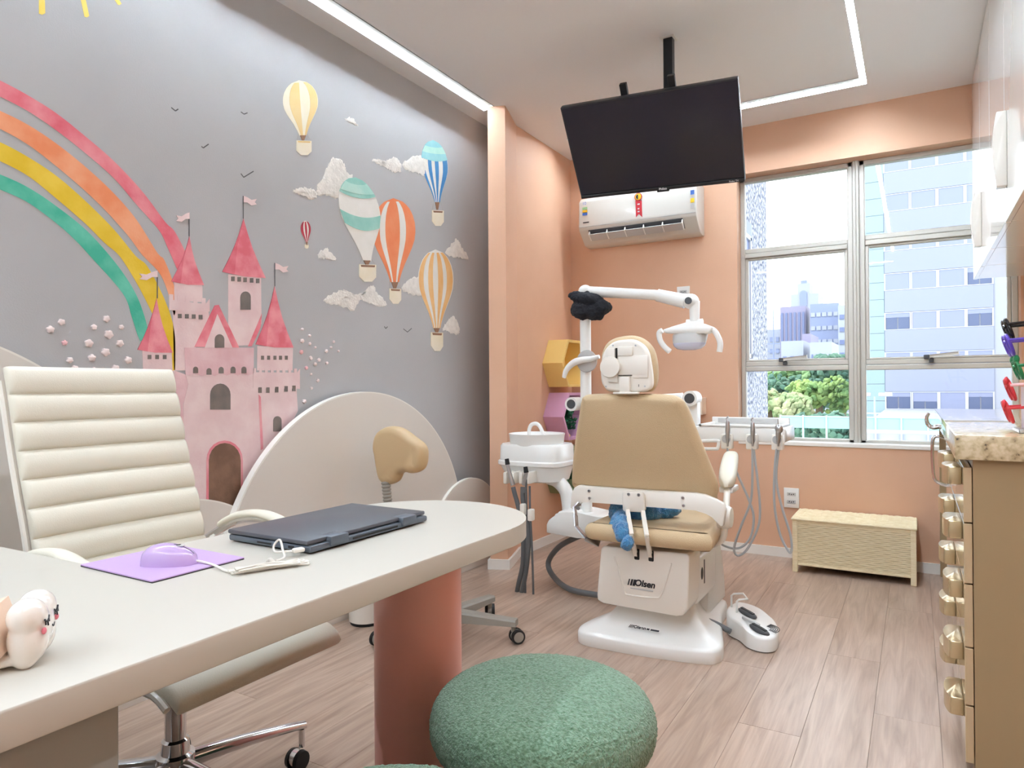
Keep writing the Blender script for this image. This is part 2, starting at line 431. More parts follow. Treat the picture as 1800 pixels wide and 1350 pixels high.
b = B(); b.box(XR, XR+.15, YF-.2, YB+.2, 0, ZC); struct(b.done('wall_right', 'salmon', smooth=0), 'salmon wall behind the cabinets')
b = B(); b.box(XM-.2, XR+.2, YF-.2, YF, 0, ZC); struct(b.done('wall_front', 'white_paint', smooth=0), 'white wall behind the desk')
# baseboards
BH = .058
b = B(); b.box(XM, XM+.014, YF, 3.72, 0, BH); struct(b.done('baseboard_left', 'white_paint', smooth=0), 'white baseboard under the mural')
def offset_line(pts, d):
    out = []
    for i, p in enumerate(pts):
        a = pts[max(i-1, 0)]; c = pts[min(i+1, len(pts)-1)]
        t = Vector((c[0]-a[0], c[1]-a[1])).normalized(); out.append((p[0]+t.y*d, p[1]-t.x*d))
    return out
ln = [(-2.175, 3.47), (-2.162, 3.41), (-2.066, 3.45), (-2.09, 3.53), (XS, 3.75), (XS, YB)]
o2 = offset_line(ln, .014); o2[0] = (-2.189, 3.46); o2[1] = (-2.17, 3.393); o2[2] = (-2.05, 3.442)
b = B()
for i in range(len(ln)-1):
    q = [ln[i], ln[i+1], o2[i+1], o2[i]]; b.prism([(p[0], p[1], 0) for p in q], (0, 0, BH))
struct(b.done('baseboard_niche', 'white_paint', smooth=0), 'white baseboard stepping round the salmon pilaster')
b = B(); b.box(XS+.014, XR, YB-.014, YB, 0, BH); struct(b.done('baseboard_back', 'white_paint', smooth=0), 'white baseboard under the window')

# LED lines in the ceiling; lengths out of view added to brighten the room
t = thing('led_profile', 'long glowing LED line in the ceiling beside the mural wall', 'ceiling light', (-2.178, 1, ZC))
b = B(); b.box(SL0, SL0+.02, YF+.02, 3.44, ZC+.022, ZC+.03); b.done('diffuser', 'led', t, smooth=0)
b = B(); b.box(SL0+.02, SL1, YF+.02, 3.45, ZC+.024, ZC+.03); b.done('profile', 'led_profile', t, smooth=0)
b = B(); b.box(SL1-.003, SL1, YF+.02, 3.45, ZC-.001, ZC+.02); b.done('gap', 'gap_dark', t, smooth=0)  # dark strip put in for the shadow along the groove edge
t = thing('led_profile', 'angled LED line turning a corner on the ceiling beyond the television', 'ceiling light', (-.235, 4.19, ZC))
b = B(); b.box(-.25, -.22, -.5, 4.235, ZC+.012, ZC+.03); b.box(-2.0, -.25, 4.213, 4.235, ZC+.012, ZC+.03); b.done('diffuser', 'led', t, smooth=0)
b = B(); b.box(-2.0, -.25, 4.133, 4.213, ZC+.014, ZC+.03); b.done('profile', 'led_profile', t, smooth=0)
b = B(); b.box(-2.0, -.25, 4.131, 4.133, ZC-.001, ZC+.014); b.done('gap', 'gap_dark', t, smooth=0)  # shaded edge of the back groove, drawn as a dark strip
t = thing('led_profile', 'LED line across the ceiling at the entrance end of the room', 'ceiling light', (-1.1, -1.2, ZC))  # out of view, added to light the surfaces facing the camera
b = B(); b.box(-2.0, -.26, -1.215, -1.185, ZC-.004, ZC); b.done('diffuser', 'led', t, smooth=0)
# ------------------------------------------------------------------ window
win = thing('window_1', None, None, (-.25, YB+.12, WZ0), kind='structure')
win['label'] = 'wide aluminium window with six panes'
FY0, FY1 = YB+.10, YB+.15
def member(x0, x1, z0, z1, y0=FY0, y1=FY1):
    q = B(); q.box(x0, x1, y0, y1, z0, z1, .004, 1); return q.done('frame_member', 'frame_alu', win, smooth=0)
mL0, mL1 = -.352, -.258
member(WX0, WX0+.028, WZ0, WZ1); member(WX1-.03, WX1, WZ0, WZ1); member(WX0, WX1, WZ1-.03, WZ1); member(WX0, WX1, WZ0, WZ0+.03)
member(mL0, mL0+.03, WZ0, WZ1); member(mL0+.03, mL1-.03, WZ0, WZ1, FY0-.02, FY1); member(mL1-.03, mL1, WZ0, WZ1)
member(mL0+.043, mL0+.051, WZ0, WZ1, FY0-.026, FY1)
for x0, x1, zs in ((WX0+.028, mL0, ((1.158, 1.22), (1.895, 1.955))), (mL1, WX1-.03, ((1.155, 1.216), (1.905, 1.968)))):
    for z0, z1 in zs:
        zm = z0+.5*(z1-z0); member(x0, x1, z0, zm-.001, FY0-.008); member(x0, x1, zm+.001, z1)
    # sash of the middle light
    for q0, q1, w0, w1 in ((x0, x0+.02, zs[0][1], zs[1][0]), (x1-.02, x1, zs[0][1], zs[1][0]), (x0+.02, x1-.02, zs[0][1], zs[0][1]+.014), (x0+.02, x1-.02, zs[1][0]-.014, zs[1][0])):
        member(q0, q1, w0, w1, FY0+.006, FY1-.01)
    for z0, z1 in ((WZ0+.03, zs[0][0]), (zs[0][1], zs[1][0]), (zs[1][1], WZ1-.03)):
        q = B(); q.box(x0, x1, YB+.122, YB+.127, z0, z1); q.done('pane', 'glass', win, smooth=0)
for hx, hz, s in ((-.72, 1.224, 1), (.07, 1.222, 1)):
    q = B(); q.box(hx-.03, hx+.015, FY0-.022, FY0, hz-.008, hz+.016, .003, 1); q.box(hx-.005, hx+.02, FY0-.03, FY0-.005, hz-.03, hz-.005, .003, 1); q.done('latch', 'plastic_dark', win)
    q = B(); q.bar((hx, FY0-.03, hz+.006), (hx+.14, FY0-.045, hz+.02), .012, .018, .003); q.done('latch_handle', 'frame_alu', win)
b = B(); b.box(WX0-.0, WX1, YB-.008, FY0, WZ0-.012, WZ0+.012, .003, 1); struct(b.done('trim_1', 'white_paint', smooth=0), 'thin white window sill')

# ------------------------------------------------------------------ mural
def zc(zx, zy): return (200+zx*360/810, 320+zy*600/1350)       # castle measurements
def zb(zx, zy): return (480+zx*360/1105, 200+zy*440/1350)      # balloon measurements
def z1(zx, zy): return (zx/3, zy/3)                            # rainbow measurements
def z4(zx, zy): return (zx*560/1800, 560+zy*420/1350)
def z3(zx, zy): return (480+zx*.4, 100+zy*.4)
def wp(p, l=1): return at(p[0], p[1], x=XM+.0007*l)
def area(P): return sum(P[i].y*P[(i+1) % len(P)].z-P[(i+1) % len(P)].y*P[i].z for i in range(len(P)))
def painted(name, pts, m, l=1, parent=None, th=None, smoothed=0):
    P = [at(p[0], p[1], x=XM) for p in pts]
    if smoothed: P = spline(P, smoothed, True)
    q = B(); q.prism([Vector((XM+.0002, p.y, p.z)) for p in P], (th or .0007*l, 0, 0))
    return q.done(name, m, parent or wall_left, smooth=0)
def line(name, pts, w, m, l, parent=None):
    P = [at(p[0], p[1], x=XM+.0007*l) for p in pts]; q = B()
    for i in range(len(P)-1):
        t = (P[i+1]-P[i]); n = Vector((0, -t.z, t.y)).normalized()*w/2
        q.prism([P[i]-n, P[i+1]-n, P[i+1]+n, P[i]+n], (.0005, 0, 0))
    return q.done(name, m, parent or wall_left, smooth=0)
# rainbow
RB = [
 ('paint_pink', [z1(-420, 270), z1(-200, 335), z1(0, 425), z1(150, 505), z1(300, 600), z1(450, 720), z1(600, 850), z1(750, 1010), z1(870, 1170), zc(240, 195), zc(285, 280)],
                [z1(-420, 360), z1(-200, 425), z1(0, 510), z1(150, 588), z1(300, 690), z1(450, 808), z1(600, 940), z1(720, 1080), zc(178, 190), zc(215, 265), zc(250, 345)]),
 ('paint_orange', [z1(-420, 430), z1(-200, 500), z1(0, 585), z1(150, 660), z1(300, 760), z1(450, 880), z1(600, 1020), z1(720, 1160), z1(830, 1335), zc(200, 310), zc(240, 420), zc(242, 520)],
                  [z1(-420, 520), z1(-200, 590), z1(0, 680), z1(150, 765), z1(300, 880), z1(450, 1008), z1(570, 1125), z1(680, 1250), z1(750, 1345), zc(180, 360), zc(215, 440), zc(238, 530)]),
 ('paint_yellow', [z1(-420, 610), z1(-200, 670), z1(0, 750), z1(150, 830), z1(300, 930), z1(450, 1060), z1(600, 1210), z1(715, 1350), zc(130, 330), zc(185, 430), zc(225, 530), zc(242, 620), zc(242, 745)],
                  [z1(-420, 700), z1(-200, 765), z1(0, 850), z1(150, 930), z1(300, 1050), z1(450, 1180), z1(550, 1280), zc(20, 290), zc(70, 365), zc(120, 455), zc(170, 560), zc(205, 650), zc(228, 745)]),
 ('paint_teal', [z1(-420, 790), z1(-200, 845), z1(0, 920), z1(150, 990), z1(300, 1090), z1(450, 1210), z1(575, 1345), zc(50, 380), zc(95, 460), zc(125, 545), zc(140, 610)],
                [z1(-420, 870), z1(-200, 925), z1(0, 1000), z1(150, 1070), z1(300, 1180), z1(400, 1270), z1(470, 1345), zc(35, 440), zc(70, 530), zc(92, 600), zc(105, 630)])]
rainbow = thing('painted_rainbow', None, None); rainbow.parent = wall_left
for m, a, c in RB:
    A = spline([at(*p, x=XM) for p in a], 6); C = spline([at(*p, x=XM) for p in c], 6); n = 60
    def res(P): return [P[min(int(round(k*(len(P)-1)/n)), len(P)-1)] for k in range(n+1)]
    A, C = res(A), res(C); q = B(); f = .0009
    q.rings([[Vector((XM+.0002, p.y, p.z)) for p in (A[k], C[k])]+[Vector((XM+f, p.y, p.z)) for p in (C[k], A[k])] for k in range(n+1)])
    q.done('rainbow_band', m, rainbow, smooth=0)
for pts in ([(205, -140), (232, -140), (238, 70), (222, 78), (205, 72)], [(395, -140), (422, -140), (470, 85), (458, 92), (445, 88)], [(520, -140), (545, -140), (640, 20), (630, 27), (620, 24)]):
    painted('sun_ray', [z1(*p) for p in pts], 'paint_sun', 1)
for pts in ([(903, 567), (925, 585), (940, 575)], [(1270, 590), (1287, 602), (1305, 595)], [(1062, 772), (1072, 780), (1100, 760)], [(1270, 915), (1285, 935), (1337, 903)]):
    line('painted_bird', [z1(*p) for p in pts], .004, 'paint_line', 1)
for pts in ([(600, 1147), (608, 1158), (618, 1148)], [(703, 1160), (725, 1177), (748, 1157)]): line('painted_bird', [zb(*p) for p in pts], .004, 'paint_line', 1)
# castle
castle = thing('painted_castle', None, None); castle.parent = wall_left
def cp(name, pts, m, l, sm=0): return painted(name, [zc(*p) for p in pts], m, l, castle, smoothed=sm)
def cwin(x, y, w, h, l, m='paint_window', name='tower_window'): cp(name, [(x-w/2, y-h/2), (x+w/2, y-h/2), (x+w/2, y+h/2), (x-w/2, y+h/2)], m, l)
def carch(x, y0, y1, w, l, m='paint_window', name='arched_window'):
    r = w/2; cp(name, [(x-r, y1), (x+r, y1)]+[(x+r*math.cos(a), y0+r*1.1-r*1.1*math.sin(a)) for a in [PI*k/10 for k in range(11)]], m, l)
cp('tower_wall', [(50, 748), (240, 745), (292, 765), (294, 810), (274, 880), (275, 960), (300, 1100), (60, 1100)], 'paint_stone_dark', 1)
cp('tower_wall', [(452, 365), (582, 378), (584, 560), (540, 645), (452, 650)], 'paint_stone', 1)
cp('tower_wall', [(232, 505), (374, 512), (380, 560), (320, 660), (285, 745), (238, 745)], 'paint_stone', 1)
cp('tower_wall', [(560, 810), (722, 812), (728, 905), (700, 960), (640, 1100), (585, 1120)], 'paint_stone', 1)
cp('keep_wall', [(283, 760), (552, 757), (562, 800), (568, 850), (578, 960), (586, 1070), (640, 1300), (330, 1300), (318, 1250), (300, 1150), (275, 960), (275, 880), (294, 800)], 'paint_stone', 2)
cp('keep_edge', [(572, 840), (580, 850), (590, 1055), (580, 1060)], 'paint_edge', 3)
cp('tower_wall', [(567, 648), (708, 653), (706, 745), (566, 745)], 'paint_stone', 2)
cp('tower_wall', [(112, 663), (228, 671), (232, 750), (115, 750)], 'paint_stone', 2)
cp('tower_wall', [(238, 392), (350, 405), (350, 475), (238, 470)], 'paint_stone', 2)
def battlement(x0, x1, y0a, y0b, y1a, y1b, n, l, depth=22, m='paint_stone'):
    top = []
    for k in range(n):
        for f, d in ((0, 0), (.5, 0), (.5, 1), (1, 1)):
            u = (k+f)/n
            if u > 1: continue
            top.append((x0+(x1-x0)*u, y0a+(y0b-y0a)*u+d*depth*(1 if u < 1 else 0)))
    cp('battlement', top+[(x1, y1b), (x0, y1a)], m, l)
battlement(218, 378, 443, 462, 507, 512, 5, 3); battlement(550, 735, 736, 738, 815, 818, 8, 3, 16); battlement(52, 240, 742, 742, 765, 765, 6, 3, 14)
cp('keep_wall', [(278, 655), (553, 655), (552, 757), (530, 765), (508, 757), (490, 765), (470, 757), (446, 765), (423, 757), (398, 767), (375, 758), (348, 768), (322, 758), (300, 765), (283, 762)], 'paint_stone_dark', 3)
for x_, y_ in ((322, 742), (375, 748), (423, 743), (470, 742), (513, 742)): carch(x_, y_-12, y_+14, 20, 4, name='tower_window')
cp('gable_roof', [(318, 652), (398, 488), (414, 486), (495, 655)], 'paint_roof', 3); cp('gable_wall', [(358, 655), (408, 522), (468, 655)], 'paint_stone', 4)
carch(416, 602, 655, 38, 5)
def roof(ap, l_, r_, l=3):
    mx_ = [(l_[0]*(1-t)+ap[0]*t+8*math.sin(PI*t), l_[1]*(1-t)+ap[1]*t) for t in (.25, .5, .75)]
    rx_ = [(r_[0]*(1-t)+ap[0]*t-8*math.sin(PI*t), r_[1]*(1-t)+ap[1]*t) for t in (.75, .5, .25)]
    mid = ((l_[0]+r_[0])/2, (l_[1]+r_[1])/2+6)
    cp('tower_roof', [l_]+mx_+[ap]+rx_+[r_, mid], 'paint_roof', l)
    cp('roof_shade', [l_]+mx_+[ap, (ap[0]*.5+(l_[0]*.8+r_[0]*.2)*.5, ap[1]*.5+l_[1]*.5), (l_[0]*.72+r_[0]*.28, l_[1]*.72+r_[1]*.28+4)], 'paint_roof_dark', l+1)  # darker pink left side, part of the mural's own paint
roof((298, 215), (226, 393), (356, 408)); roof((512, 145), (428, 355), (600, 380)); roof((635, 412), (560, 642), (710, 655)); roof((168, 460), (93, 663), (232, 675))
cp('roof_shade', [(585, 520), (580, 575), (545, 650), (530, 650)], 'paint_roof', 2)
for x_, y_ in ((260, 530), (288, 531), (315, 532), (342, 534)): cwin(x_, y_, 14, 17, 4)
for x_, y_ in ((470, 383), (495, 385), (518, 387), (544, 389), (568, 391)): cwin(x_, y_, 13, 18, 4)
for x_ in (587, 611, 636, 658, 681): cwin(x_, 695, 11, 16, 4)
for x_ in (140, 170, 200): cwin(x_, 692, 14, 17, 4)
for x_, y_ in ((577, 823), (608, 823), (643, 821), (680, 818), (711, 816)): cwin(x_, y_, 13, 22, 4)
carch(520, 433, 505, 40, 4); carch(420, 797, 900, 80, 4); carch(646, 926, 986, 32, 4)
carch(437, 1022, 1300, 144, 4, 'paint_edge', 'door_edge')
carch(437, 1032, 1300, 126, 5, 'paint_door', 'castle_door')
for px_, top, bot, sgn in ((298, 120, 215, -1), (512, 55, 145, 1), (637, 320, 412, 1), (172, 350, 460, -1)):
    line('flag_pole', [zc(px_, top), zc(px_, bot)], .004, 'paint_line', 3, castle)
    s = sgn; w = 52 if px_ > 200 else 72
    cp('flag', [(px_, top), (px_+s*w*.3, top+6), (px_+s*w*.6, top+16), (px_+s*w, top+12), (px_+s*w*.85, top+25), (px_+s*w, top+34), (px_+s*w*.6, top+38), (px_+s*w*.3, top+26), (px_, top+26)], 'paint_stone', 4)
# balloons
WT = [(0, .0), (.02, .3), (.06, .52), (.12, .72), (.2, .88), (.3, .98), (.4, 1), (.5, .95), (.6, .82), (.7, .64), (.8, .46), (.88, .34), (.95, .25), (1, .2)]
def wprof(t):
    for (a, c), (a2, c2) in zip(WT, WT[1:]):
        if t <= a2: return c+(c2-c)*(t-a)/(a2-a)
    return .2
def balloon(top, bot, hw, base, stripes, bands, bask, l0, tilt=0.):
    g = thing('painted_balloon', None, None); g.parent = wall_left
    T_, B_ = Vector(top), Vector(bot); ax = (B_-T_).normalized(); sd = Vector((-ax.y, ax.x))
    if sd.x < 0: sd = -sd
    if tilt: sd = Vector((math.cos(tilt), math.sin(tilt)))
    def pt(t, u): p = T_+(B_-T_)*t+sd*u*hw*wprof(t); return (p.x, p.y)
    ts = [k/24 for k in range(25)]
    painted('envelope', [pt(t, -1) for t in ts]+[pt(t, 1) for t in reversed(ts)], base, l0, g)
    for u0, u1, m in stripes: painted('stripe', [pt(t, u0) for t in ts[1:]]+[pt(t, u1) for t in reversed(ts[1:])], m, l0+1, g)
    for bi, (t0, t1, m, cv) in enumerate(bands):
        a = [pt(t0+(cv*(1-u*u) if t0 > 0 else 0), u) for u in [k/8-1 for k in range(17)]] if t0 > 0 else [pt(t, -1) for t in [t1*k/8 for k in range(8, -1, -1)]]+[pt(t, 1) for t in [t1*k/8 for k in range(1, 9)]]
        c = [pt(t1+cv*(1-u*u), u) for u in [1-k/8 for k in range(17)]]
        painted('band', a+c, m, l0+2+.6*bi, g)
    x0, y0, x1, y1 = bask
    painted('burner', [(bot[0]-hw*.16, bot[1]), (bot[0]+hw*.16, bot[1]), (bot[0]+hw*.06, bot[1]+(y0-bot[1])*.8+2), (bot[0]-hw*.06, bot[1]+(y0-bot[1])*.8+2)], 'paint_brown', l0+2, g)
    painted('basket', [(x0, y0), (x1, y0+1), (x1, y1-(y1-y0)*.25), (x1-(x1-x0)*.25, y1), (x0+(x1-x0)*.3, y1), (x0, y1-(y1-y0)*.3)], 'paint_cream', l0+2, g)
    painted('basket_rim', [(x0+2, y0+1), (x1-2, y0+2), (x1-3, y0+(y1-y0)*.17), (x0+3, y0+(y1-y0)*.15)], 'paint_brown' if base != 'paint_cream' else 'paint_gold', l0+3, g)
    for sx_, ex in ((x0+1, bot[0]-hw*.24), (x1-1, bot[0]+hw*.24)): line('rope', [(ex, bot[1]-2), (sx_, y0)], .0025, 'paint_rope', l0+1, g)
balloon(z3(113, 103), z3(131, 345), 31, 'paint_cream', [(-.62, -.02, 'paint_gold'), (.55, .97, 'paint_gold')], [], (*z3(102, 367), *z3(168, 432)), 1)
balloon(zb(648, 455), zb(656, 908), 38, 'paint_tangerine', [(-.66, -.4, 'paint_white'), (.28, .56, 'paint_white')], [], (*zb(627, 942), *zb(690, 1025)), 1)
balloon(zb(440, 343), zb(505, 792), 36.5, 'paint_white', [], [(0, .2, 'paint_mint', .05), (.42, .58, 'paint_mint', .06), (.06, .17, 'paint_mint_light', .03)], (*zb(463, 812), *zb(553, 906)), 4, .16)
balloon(zb(862, 142), zb(885, 477), 23.5, 'paint_white', [(-1, -.78, 'paint_blue'), (-.5, -.24, 'paint_blue'), (.02, .3, 'paint_blue'), (.62, .98, 'paint_blue')], [(0, .3, 'paint_sky', .04), (.1, .2, 'paint_mint_light', .02)], (*zb(856, 520), *zb(920, 605)), 1, .12)
balloon(zb(875, 732), zb(882, 1156), 31, 'paint_white', [(-.98, -.72, 'paint_tan'), (-.45, -.18, 'paint_tan'), (.12, .4, 'paint_tan'), (.62, .95, 'paint_tan')], [], (*zb(850, 1178), *zb(915, 1280)), 3)
balloon(zb(172, 577), zb(181, 692), 8.8, 'paint_white', [(-1, -.5, 'paint_red'), (-.15, .25, 'paint_red'), (.6, 1, 'paint_red')], [], (*zb(170, 704), *zb(190, 727)), 1)
# plaster clouds in relief
CL = [[(230, 430), (275, 320), (310, 250), (345, 238), (380, 270), (400, 315), (430, 338), (400, 370), (365, 455), (290, 440)],
      [(105, 415), (150, 395), (210, 405), (240, 430), (215, 460), (150, 440)],
      [(535, 250), (575, 246), (600, 256), (630, 243), (660, 235), (690, 275), (685, 315), (640, 310), (600, 285), (560, 268)],
      [(700, 270), (740, 240), (800, 225), (830, 250), (830, 335), (790, 325), (760, 315), (715, 300)],
      [(385, 28), (410, 20), (435, 30), (455, 65), (420, 50)],
      [(238, 765), (280, 725), (310, 745), (340, 785), (290, 780), (260, 778)],
      [(275, 1000), (330, 965), (380, 950), (440, 972), (500, 955), (520, 930), (545, 930), (560, 965), (600, 1005), (610, 1036), (540, 1030), (470, 1010), (435, 1060), (370, 1040), (300, 1022)],
      [(695, 945), (740, 890), (790, 880), (815, 900), (815, 980), (750, 975)],
      [(930, 745), (975, 690), (995, 678), (1020, 720), (1055, 785), (1000, 775), (960, 770)],
      [(915, 1160), (950, 1110), (975, 1093), (1005, 1150), (1000, 1190), (970, 1185), (940, 1170)]]
rnd = random.Random(3)
for i, c in enumerate(CL):
    P = spline([at(*zb(*p), x=XM) for p in c], 7, True)
    P = [p+Vector((0, rnd.uniform(-.006, .006), rnd.uniform(-.006, .006))) for p in P]
    ct = sum(P, Vector())/len(P); q = B(); rs = []
    for f, h in ((1, .0003), (.97, .0012), (.8, .0016), (.5, .002), (.2, .002)): rs.append([Vector((XM+h, ct.y+(p.y-ct.y)*f, ct.z+(p.z-ct.z)*f)) for p in P])
    q.rings(rs, False, True); q.done('plaster_cloud', 'plaster_cloud', wall_left)
FL = [z4(*p) for p in ((282, 62), (528, 48), (683, 48), (612, 90), (675, 140), (362, 137), (500, 140), (595, 190), (392, 235), (517, 222), (722, 235), (420, 283), (530, 290), (650, 283), (600, 2), (345, 20))]
FL += [zb(*p) for p in ((155, 1163), (195, 1197), (155, 1225), (195, 1240), (225, 1260), (150, 1285), (285, 1280), (245, 1328), (325, 1230), (310, 1260), (350, 1280), (200, 1315), (288, 1345))]
FL += [zc(*p) for p in ((778, 697), (795, 720), (760, 735), (778, 760), (805, 785), (780, 815), (752, 868))]
rnd = random.Random(9)
for i, f in enumerate(FL):
    c = at(*f, x=XM); r = (.0145 if i < 16 else .0095)*rnd.uniform(.6, 1.15); a0 = rnd.uniform(0, 6); q = B()
    ring = []
    for k in range(20):
        a = 2*PI*k/20; rr = r*(.72+.28*abs(math.cos(2.5*a+a0))); ring.append((math.cos(a)*rr, math.sin(a)*rr))
    q.rings([[c+Vector((h, y*f_, z*f_)) for y, z in ring] for h, f_ in ((.0003, 1), (.006, .95), (.008, .6), (.0085, .2))], False, True)
    q.done('plaster_flower', 'plaster_flower_pink' if i in (5, 21, 31) else 'plaster_flower', wall_left)

# cut-out hills standing against the mural
def hill(label, cy, cz, R, x0, x1, ya, yb):
    pts = [(cy+R*math.cos(a), cz+R*math.sin(a)) for a in [PI*k/72 for k in range(73)]]
    pts = [p for p in pts if ya <= p[0] <= yb]
    poly = [(yb if abs(pts[0][0]-yb) < .05 else pts[0][0], 0)]+pts+[(ya if abs(pts[-1][0]-ya) < .05 else pts[-1][0], 0)]
    t = thing('hill_cutout', label, 'wall panel', (x0, cy, 0))
    q = B(); q.prism([(x0, y, z) for y, z in poly], (x1-x0-.001, 0, 0)); q.done('edge', 'mound_edge', t, smooth=0)
    c = sum((Vector((0, y, z)) for y, z in poly), Vector())/len(poly)
    q = B(); q.prism([(x1-.0015, y+(cy-y)*.006, max(z-.006, 0.001)) for y, z in poly], (.0018, 0, 0)); q.done('face', 'mound', t, smooth=0)
hill('tall off-white hill cut-out with a bright rim behind the laptop', 2.48, .24, .81, XM+.027, XM+.06, 1.6, 3.4)
hill('small grey hill cut-out beside the salmon pilaster', 3.33, .17, .366, XM+.061, XM+.08, 2.9, 3.72)
hill('grey hill cut-out at the far left behind the office chair', .65, .46, .8, XM+.027, XM+.046, -.2, 1.5)
hill('low grey hill cut-out at the foot of the painted castle door', 1.535, .165, .5, XM+.0145, XM+.026, 1.0, 2.1)
# ------------------------------------------------------------------ outside the window
# wing of the same building
WXX = -1.35
wing = thing('building_wing', 'pale speckled wall of the building wing just outside the window', 'building', (WXX-.5, 6.2, -6))
b = B(); b.box(WXX-1.2, WXX, 4.78, 7.62, -6, 6); b.done('wall', 'speckle', wing, smooth=0)
b = B(); b.box(WXX-.02, WXX+.012, 6.15, 6.8, 1.32, 2.6); b.done('recess', 'tower_window', wing, smooth=0)
b = B()
for y0, y1, z0, z1 in ((6.15, 6.19, 1.32, 2.6), (6.66, 6.7, 1.32, 2.45), (6.15, 6.7, 2.42, 2.46), (6.15, 6.7, 1.32, 1.36)): b.box(WXX, WXX+.03, y0, y1, z0, z1)
b.done('window_frame', 'facade_frame', wing, smooth=0)
b = B(); b.box(WXX-.02, WXX+.1, 6.05, 6.9, 1.22, 1.3); b.done('window_ledge', 'facade_frame', wing, smooth=0)
# office block across the street
FYY = 60.
blk = thing('office_block', 'white office block with bands of square windows outside the right panes', 'building', (3, FYY, -14))
b = B(); b.box(-3.3, 11, FYY, FYY+8, -14, 30); b.done('wall', 'facade_white', blk, smooth=0)
b = B()
for k in range(24): b.box(-3.32, -2.05, FYY-.06, FYY+.02, -8+k*1.3, -8+k*1.3+1.26)
b.done('corner_tiles', 'facade_teal', blk, smooth=0)
bays = [(-1.95, -.36), (-.18, 1.36), (1.56, 3.1), (3.3, 4.76)]
rnd = random.Random(5); openings = {(0, 2): 1, (3, 2): 1, (3, 3): 1, (0, 0): 1, (1, 0): 2, (3, 0): 1}
for r in range(-2, 9):
    z0 = -.80+r*3.02
    q = B(); q.box(-2.02, 4.85, FYY-.12, FYY+.02, z0+1.3, z0+2.95, .01, 1); q.done('spandrel', 'facade_panel', blk, smooth=0)
    for i, (x0, x1) in enumerate(bays):
        q = B(); q.box(x0-.1, x1+.1, FYY-.1, FYY, z0-.05, z0); q.box(x0-.1, x1+.1, FYY-.1, FYY, z0+1.22, z0+1.28)
        q.box(x0-.1, x0, FYY-.1, FYY, z0, z0+1.22); q.box(x1, x1+.1, FYY-.1, FYY, z0, z0+1.22); w = q.done('window_frame', 'facade_frame', blk, smooth=0)
        op = openings.get((i, r), 0); zt = z0+(1.22 if not op else (.9 if i != 1 else .55))
        if op:
            xm = (x0+x1)/2
            for a, c in ((x0+.02, xm-.04), (xm+.04, x1-.02)):
                q = B(); q.box(a, c, FYY-.06, FYY-.02, z0+.02, zt); q.done('pane', 'facade_dark', w, smooth=0)
        if zt < z0+1.2 or not op:
            q = B(); q.box(x0, x1, FYY-.07, FYY-.03, zt if op else z0, z0+1.22); q.done('blind', 'facade_blind', w, smooth=0)
# street lamp bracket on the terrace and far towers
def px_x(px, y): return at(px, 600, y=y).x
def tower(name, label, px0, px1, pyt, y, m, depth=18, extra=None):
    a = at(px0, pyt, y=y); c = at(px1, pyt, y=y)
    t = thing(name, label, 'building', ((a.x+c.x)/2, y, -30), 'far towers of the city')
    q = B(); q.box(a.x, c.x, y, y+depth, -30, a.z); q.done('wall', m, t, smooth=0)
    if extra: extra(t, a.x, c.x, a.z, y)
    return t
def strips(n, m, z1, w=.5):
    def f(t, x0, x1, zt, y):
        for k in range(n):
            xx = x0+(x1-x0)*(k+.5)/n; hw = (x1-x0)/n*w/2
            q = B(); q.box(xx-hw, xx+hw, y-.3, y+.1, zt-z1, zt-2.2); q.done('window_strip', m, t, smooth=0)
    return f
def grid(nx, nz, m, dz, w=.5, h=.5, top=3.):
    def f(t, x0, x1, zt, y):
        for i in range(nx):
            for k in range(nz):
                xx = x0+(x1-x0)*(i+.5)/nx; hw = (x1-x0)/nx*w/2; zz = zt-top-k*dz
                q = B(); q.box(xx-hw, xx+hw, y-.3, y+.1, zz-dz*h, zz); q.done('window', m, t, smooth=0)
    return f
def crown(t, x0, x1, zt, y):
    q = B(); w = x1-x0; q.box(x0+w*.25, x0+w*.7, y, y+10, zt, zt+4.2); q.done('roof_house', 'tower_white', t, smooth=0)
    q = B(); q.box(x0+w*.36, x0+w*.58, y+1, y+8, zt+4.2, zt+5.6); q.done('lantern', 'tower_blue', t, smooth=0)
    xc, r = x0+w*.47, w*.13; q = B()
    q.prism([(xc+r*math.cos(a), y-.4, zt+r*math.sin(a)) for a in [PI*k/16 for k in range(17)]]+[(xc-r, y-.4, zt-5), (xc+r, y-.4, zt-5)][::1], (0, .6, 0)); q.done('arch', 'tower_blue', t, smooth=0)
    for k in range(6):
        q = B(); q.box(x0+w*(.1+.14*k), x0+w*(.16+.14*k), y-.3, y+.1, zt-16, zt-8); q.done('window_strip', 'tower_blue', t, smooth=0)
tower('apartment_tower', 'tall white apartment tower with an arched crown', 1390, 1438, 518, 300., 'tower_white', extra=crown)
tower('apartment_tower', 'mauve apartment tower with dark window strips', 1371, 1416, 540, 262., 'tower_pink', extra=strips(6, 'tower_window', 40))
tower('apartment_tower', 'blue-grey glass tower left of the mullion', 1424, 1474, 535, 255., 'tower_blue', extra=grid(5, 10, 'tower_white', 4.6, .75, .3))
tower('apartment_tower', 'thin pale tower hard against the window mullion', 1473, 1500, 537, 240., 'tower_white', extra=grid(2, 12, 'tower_window', 4., .6, .35))
tower('apartment_block', 'low white block with six blue windows', 1373, 1412, 600, 190., 'tower_white', extra=grid(3, 4, 'tower_window', 4.2, .5, .45, 4))
tower('apartment_block', 'low white block with small dark windows', 1424, 1462, 602, 185., 'tower_white', extra=grid(5, 4, 'tower_window', 3.8, .32, .4))
tower('apartment_block', 'narrow mauve block between two low white blocks', 1410, 1425, 587, 210., 'tower_pink', extra=grid(2, 4, 'tower_window', 4, .5, .4))
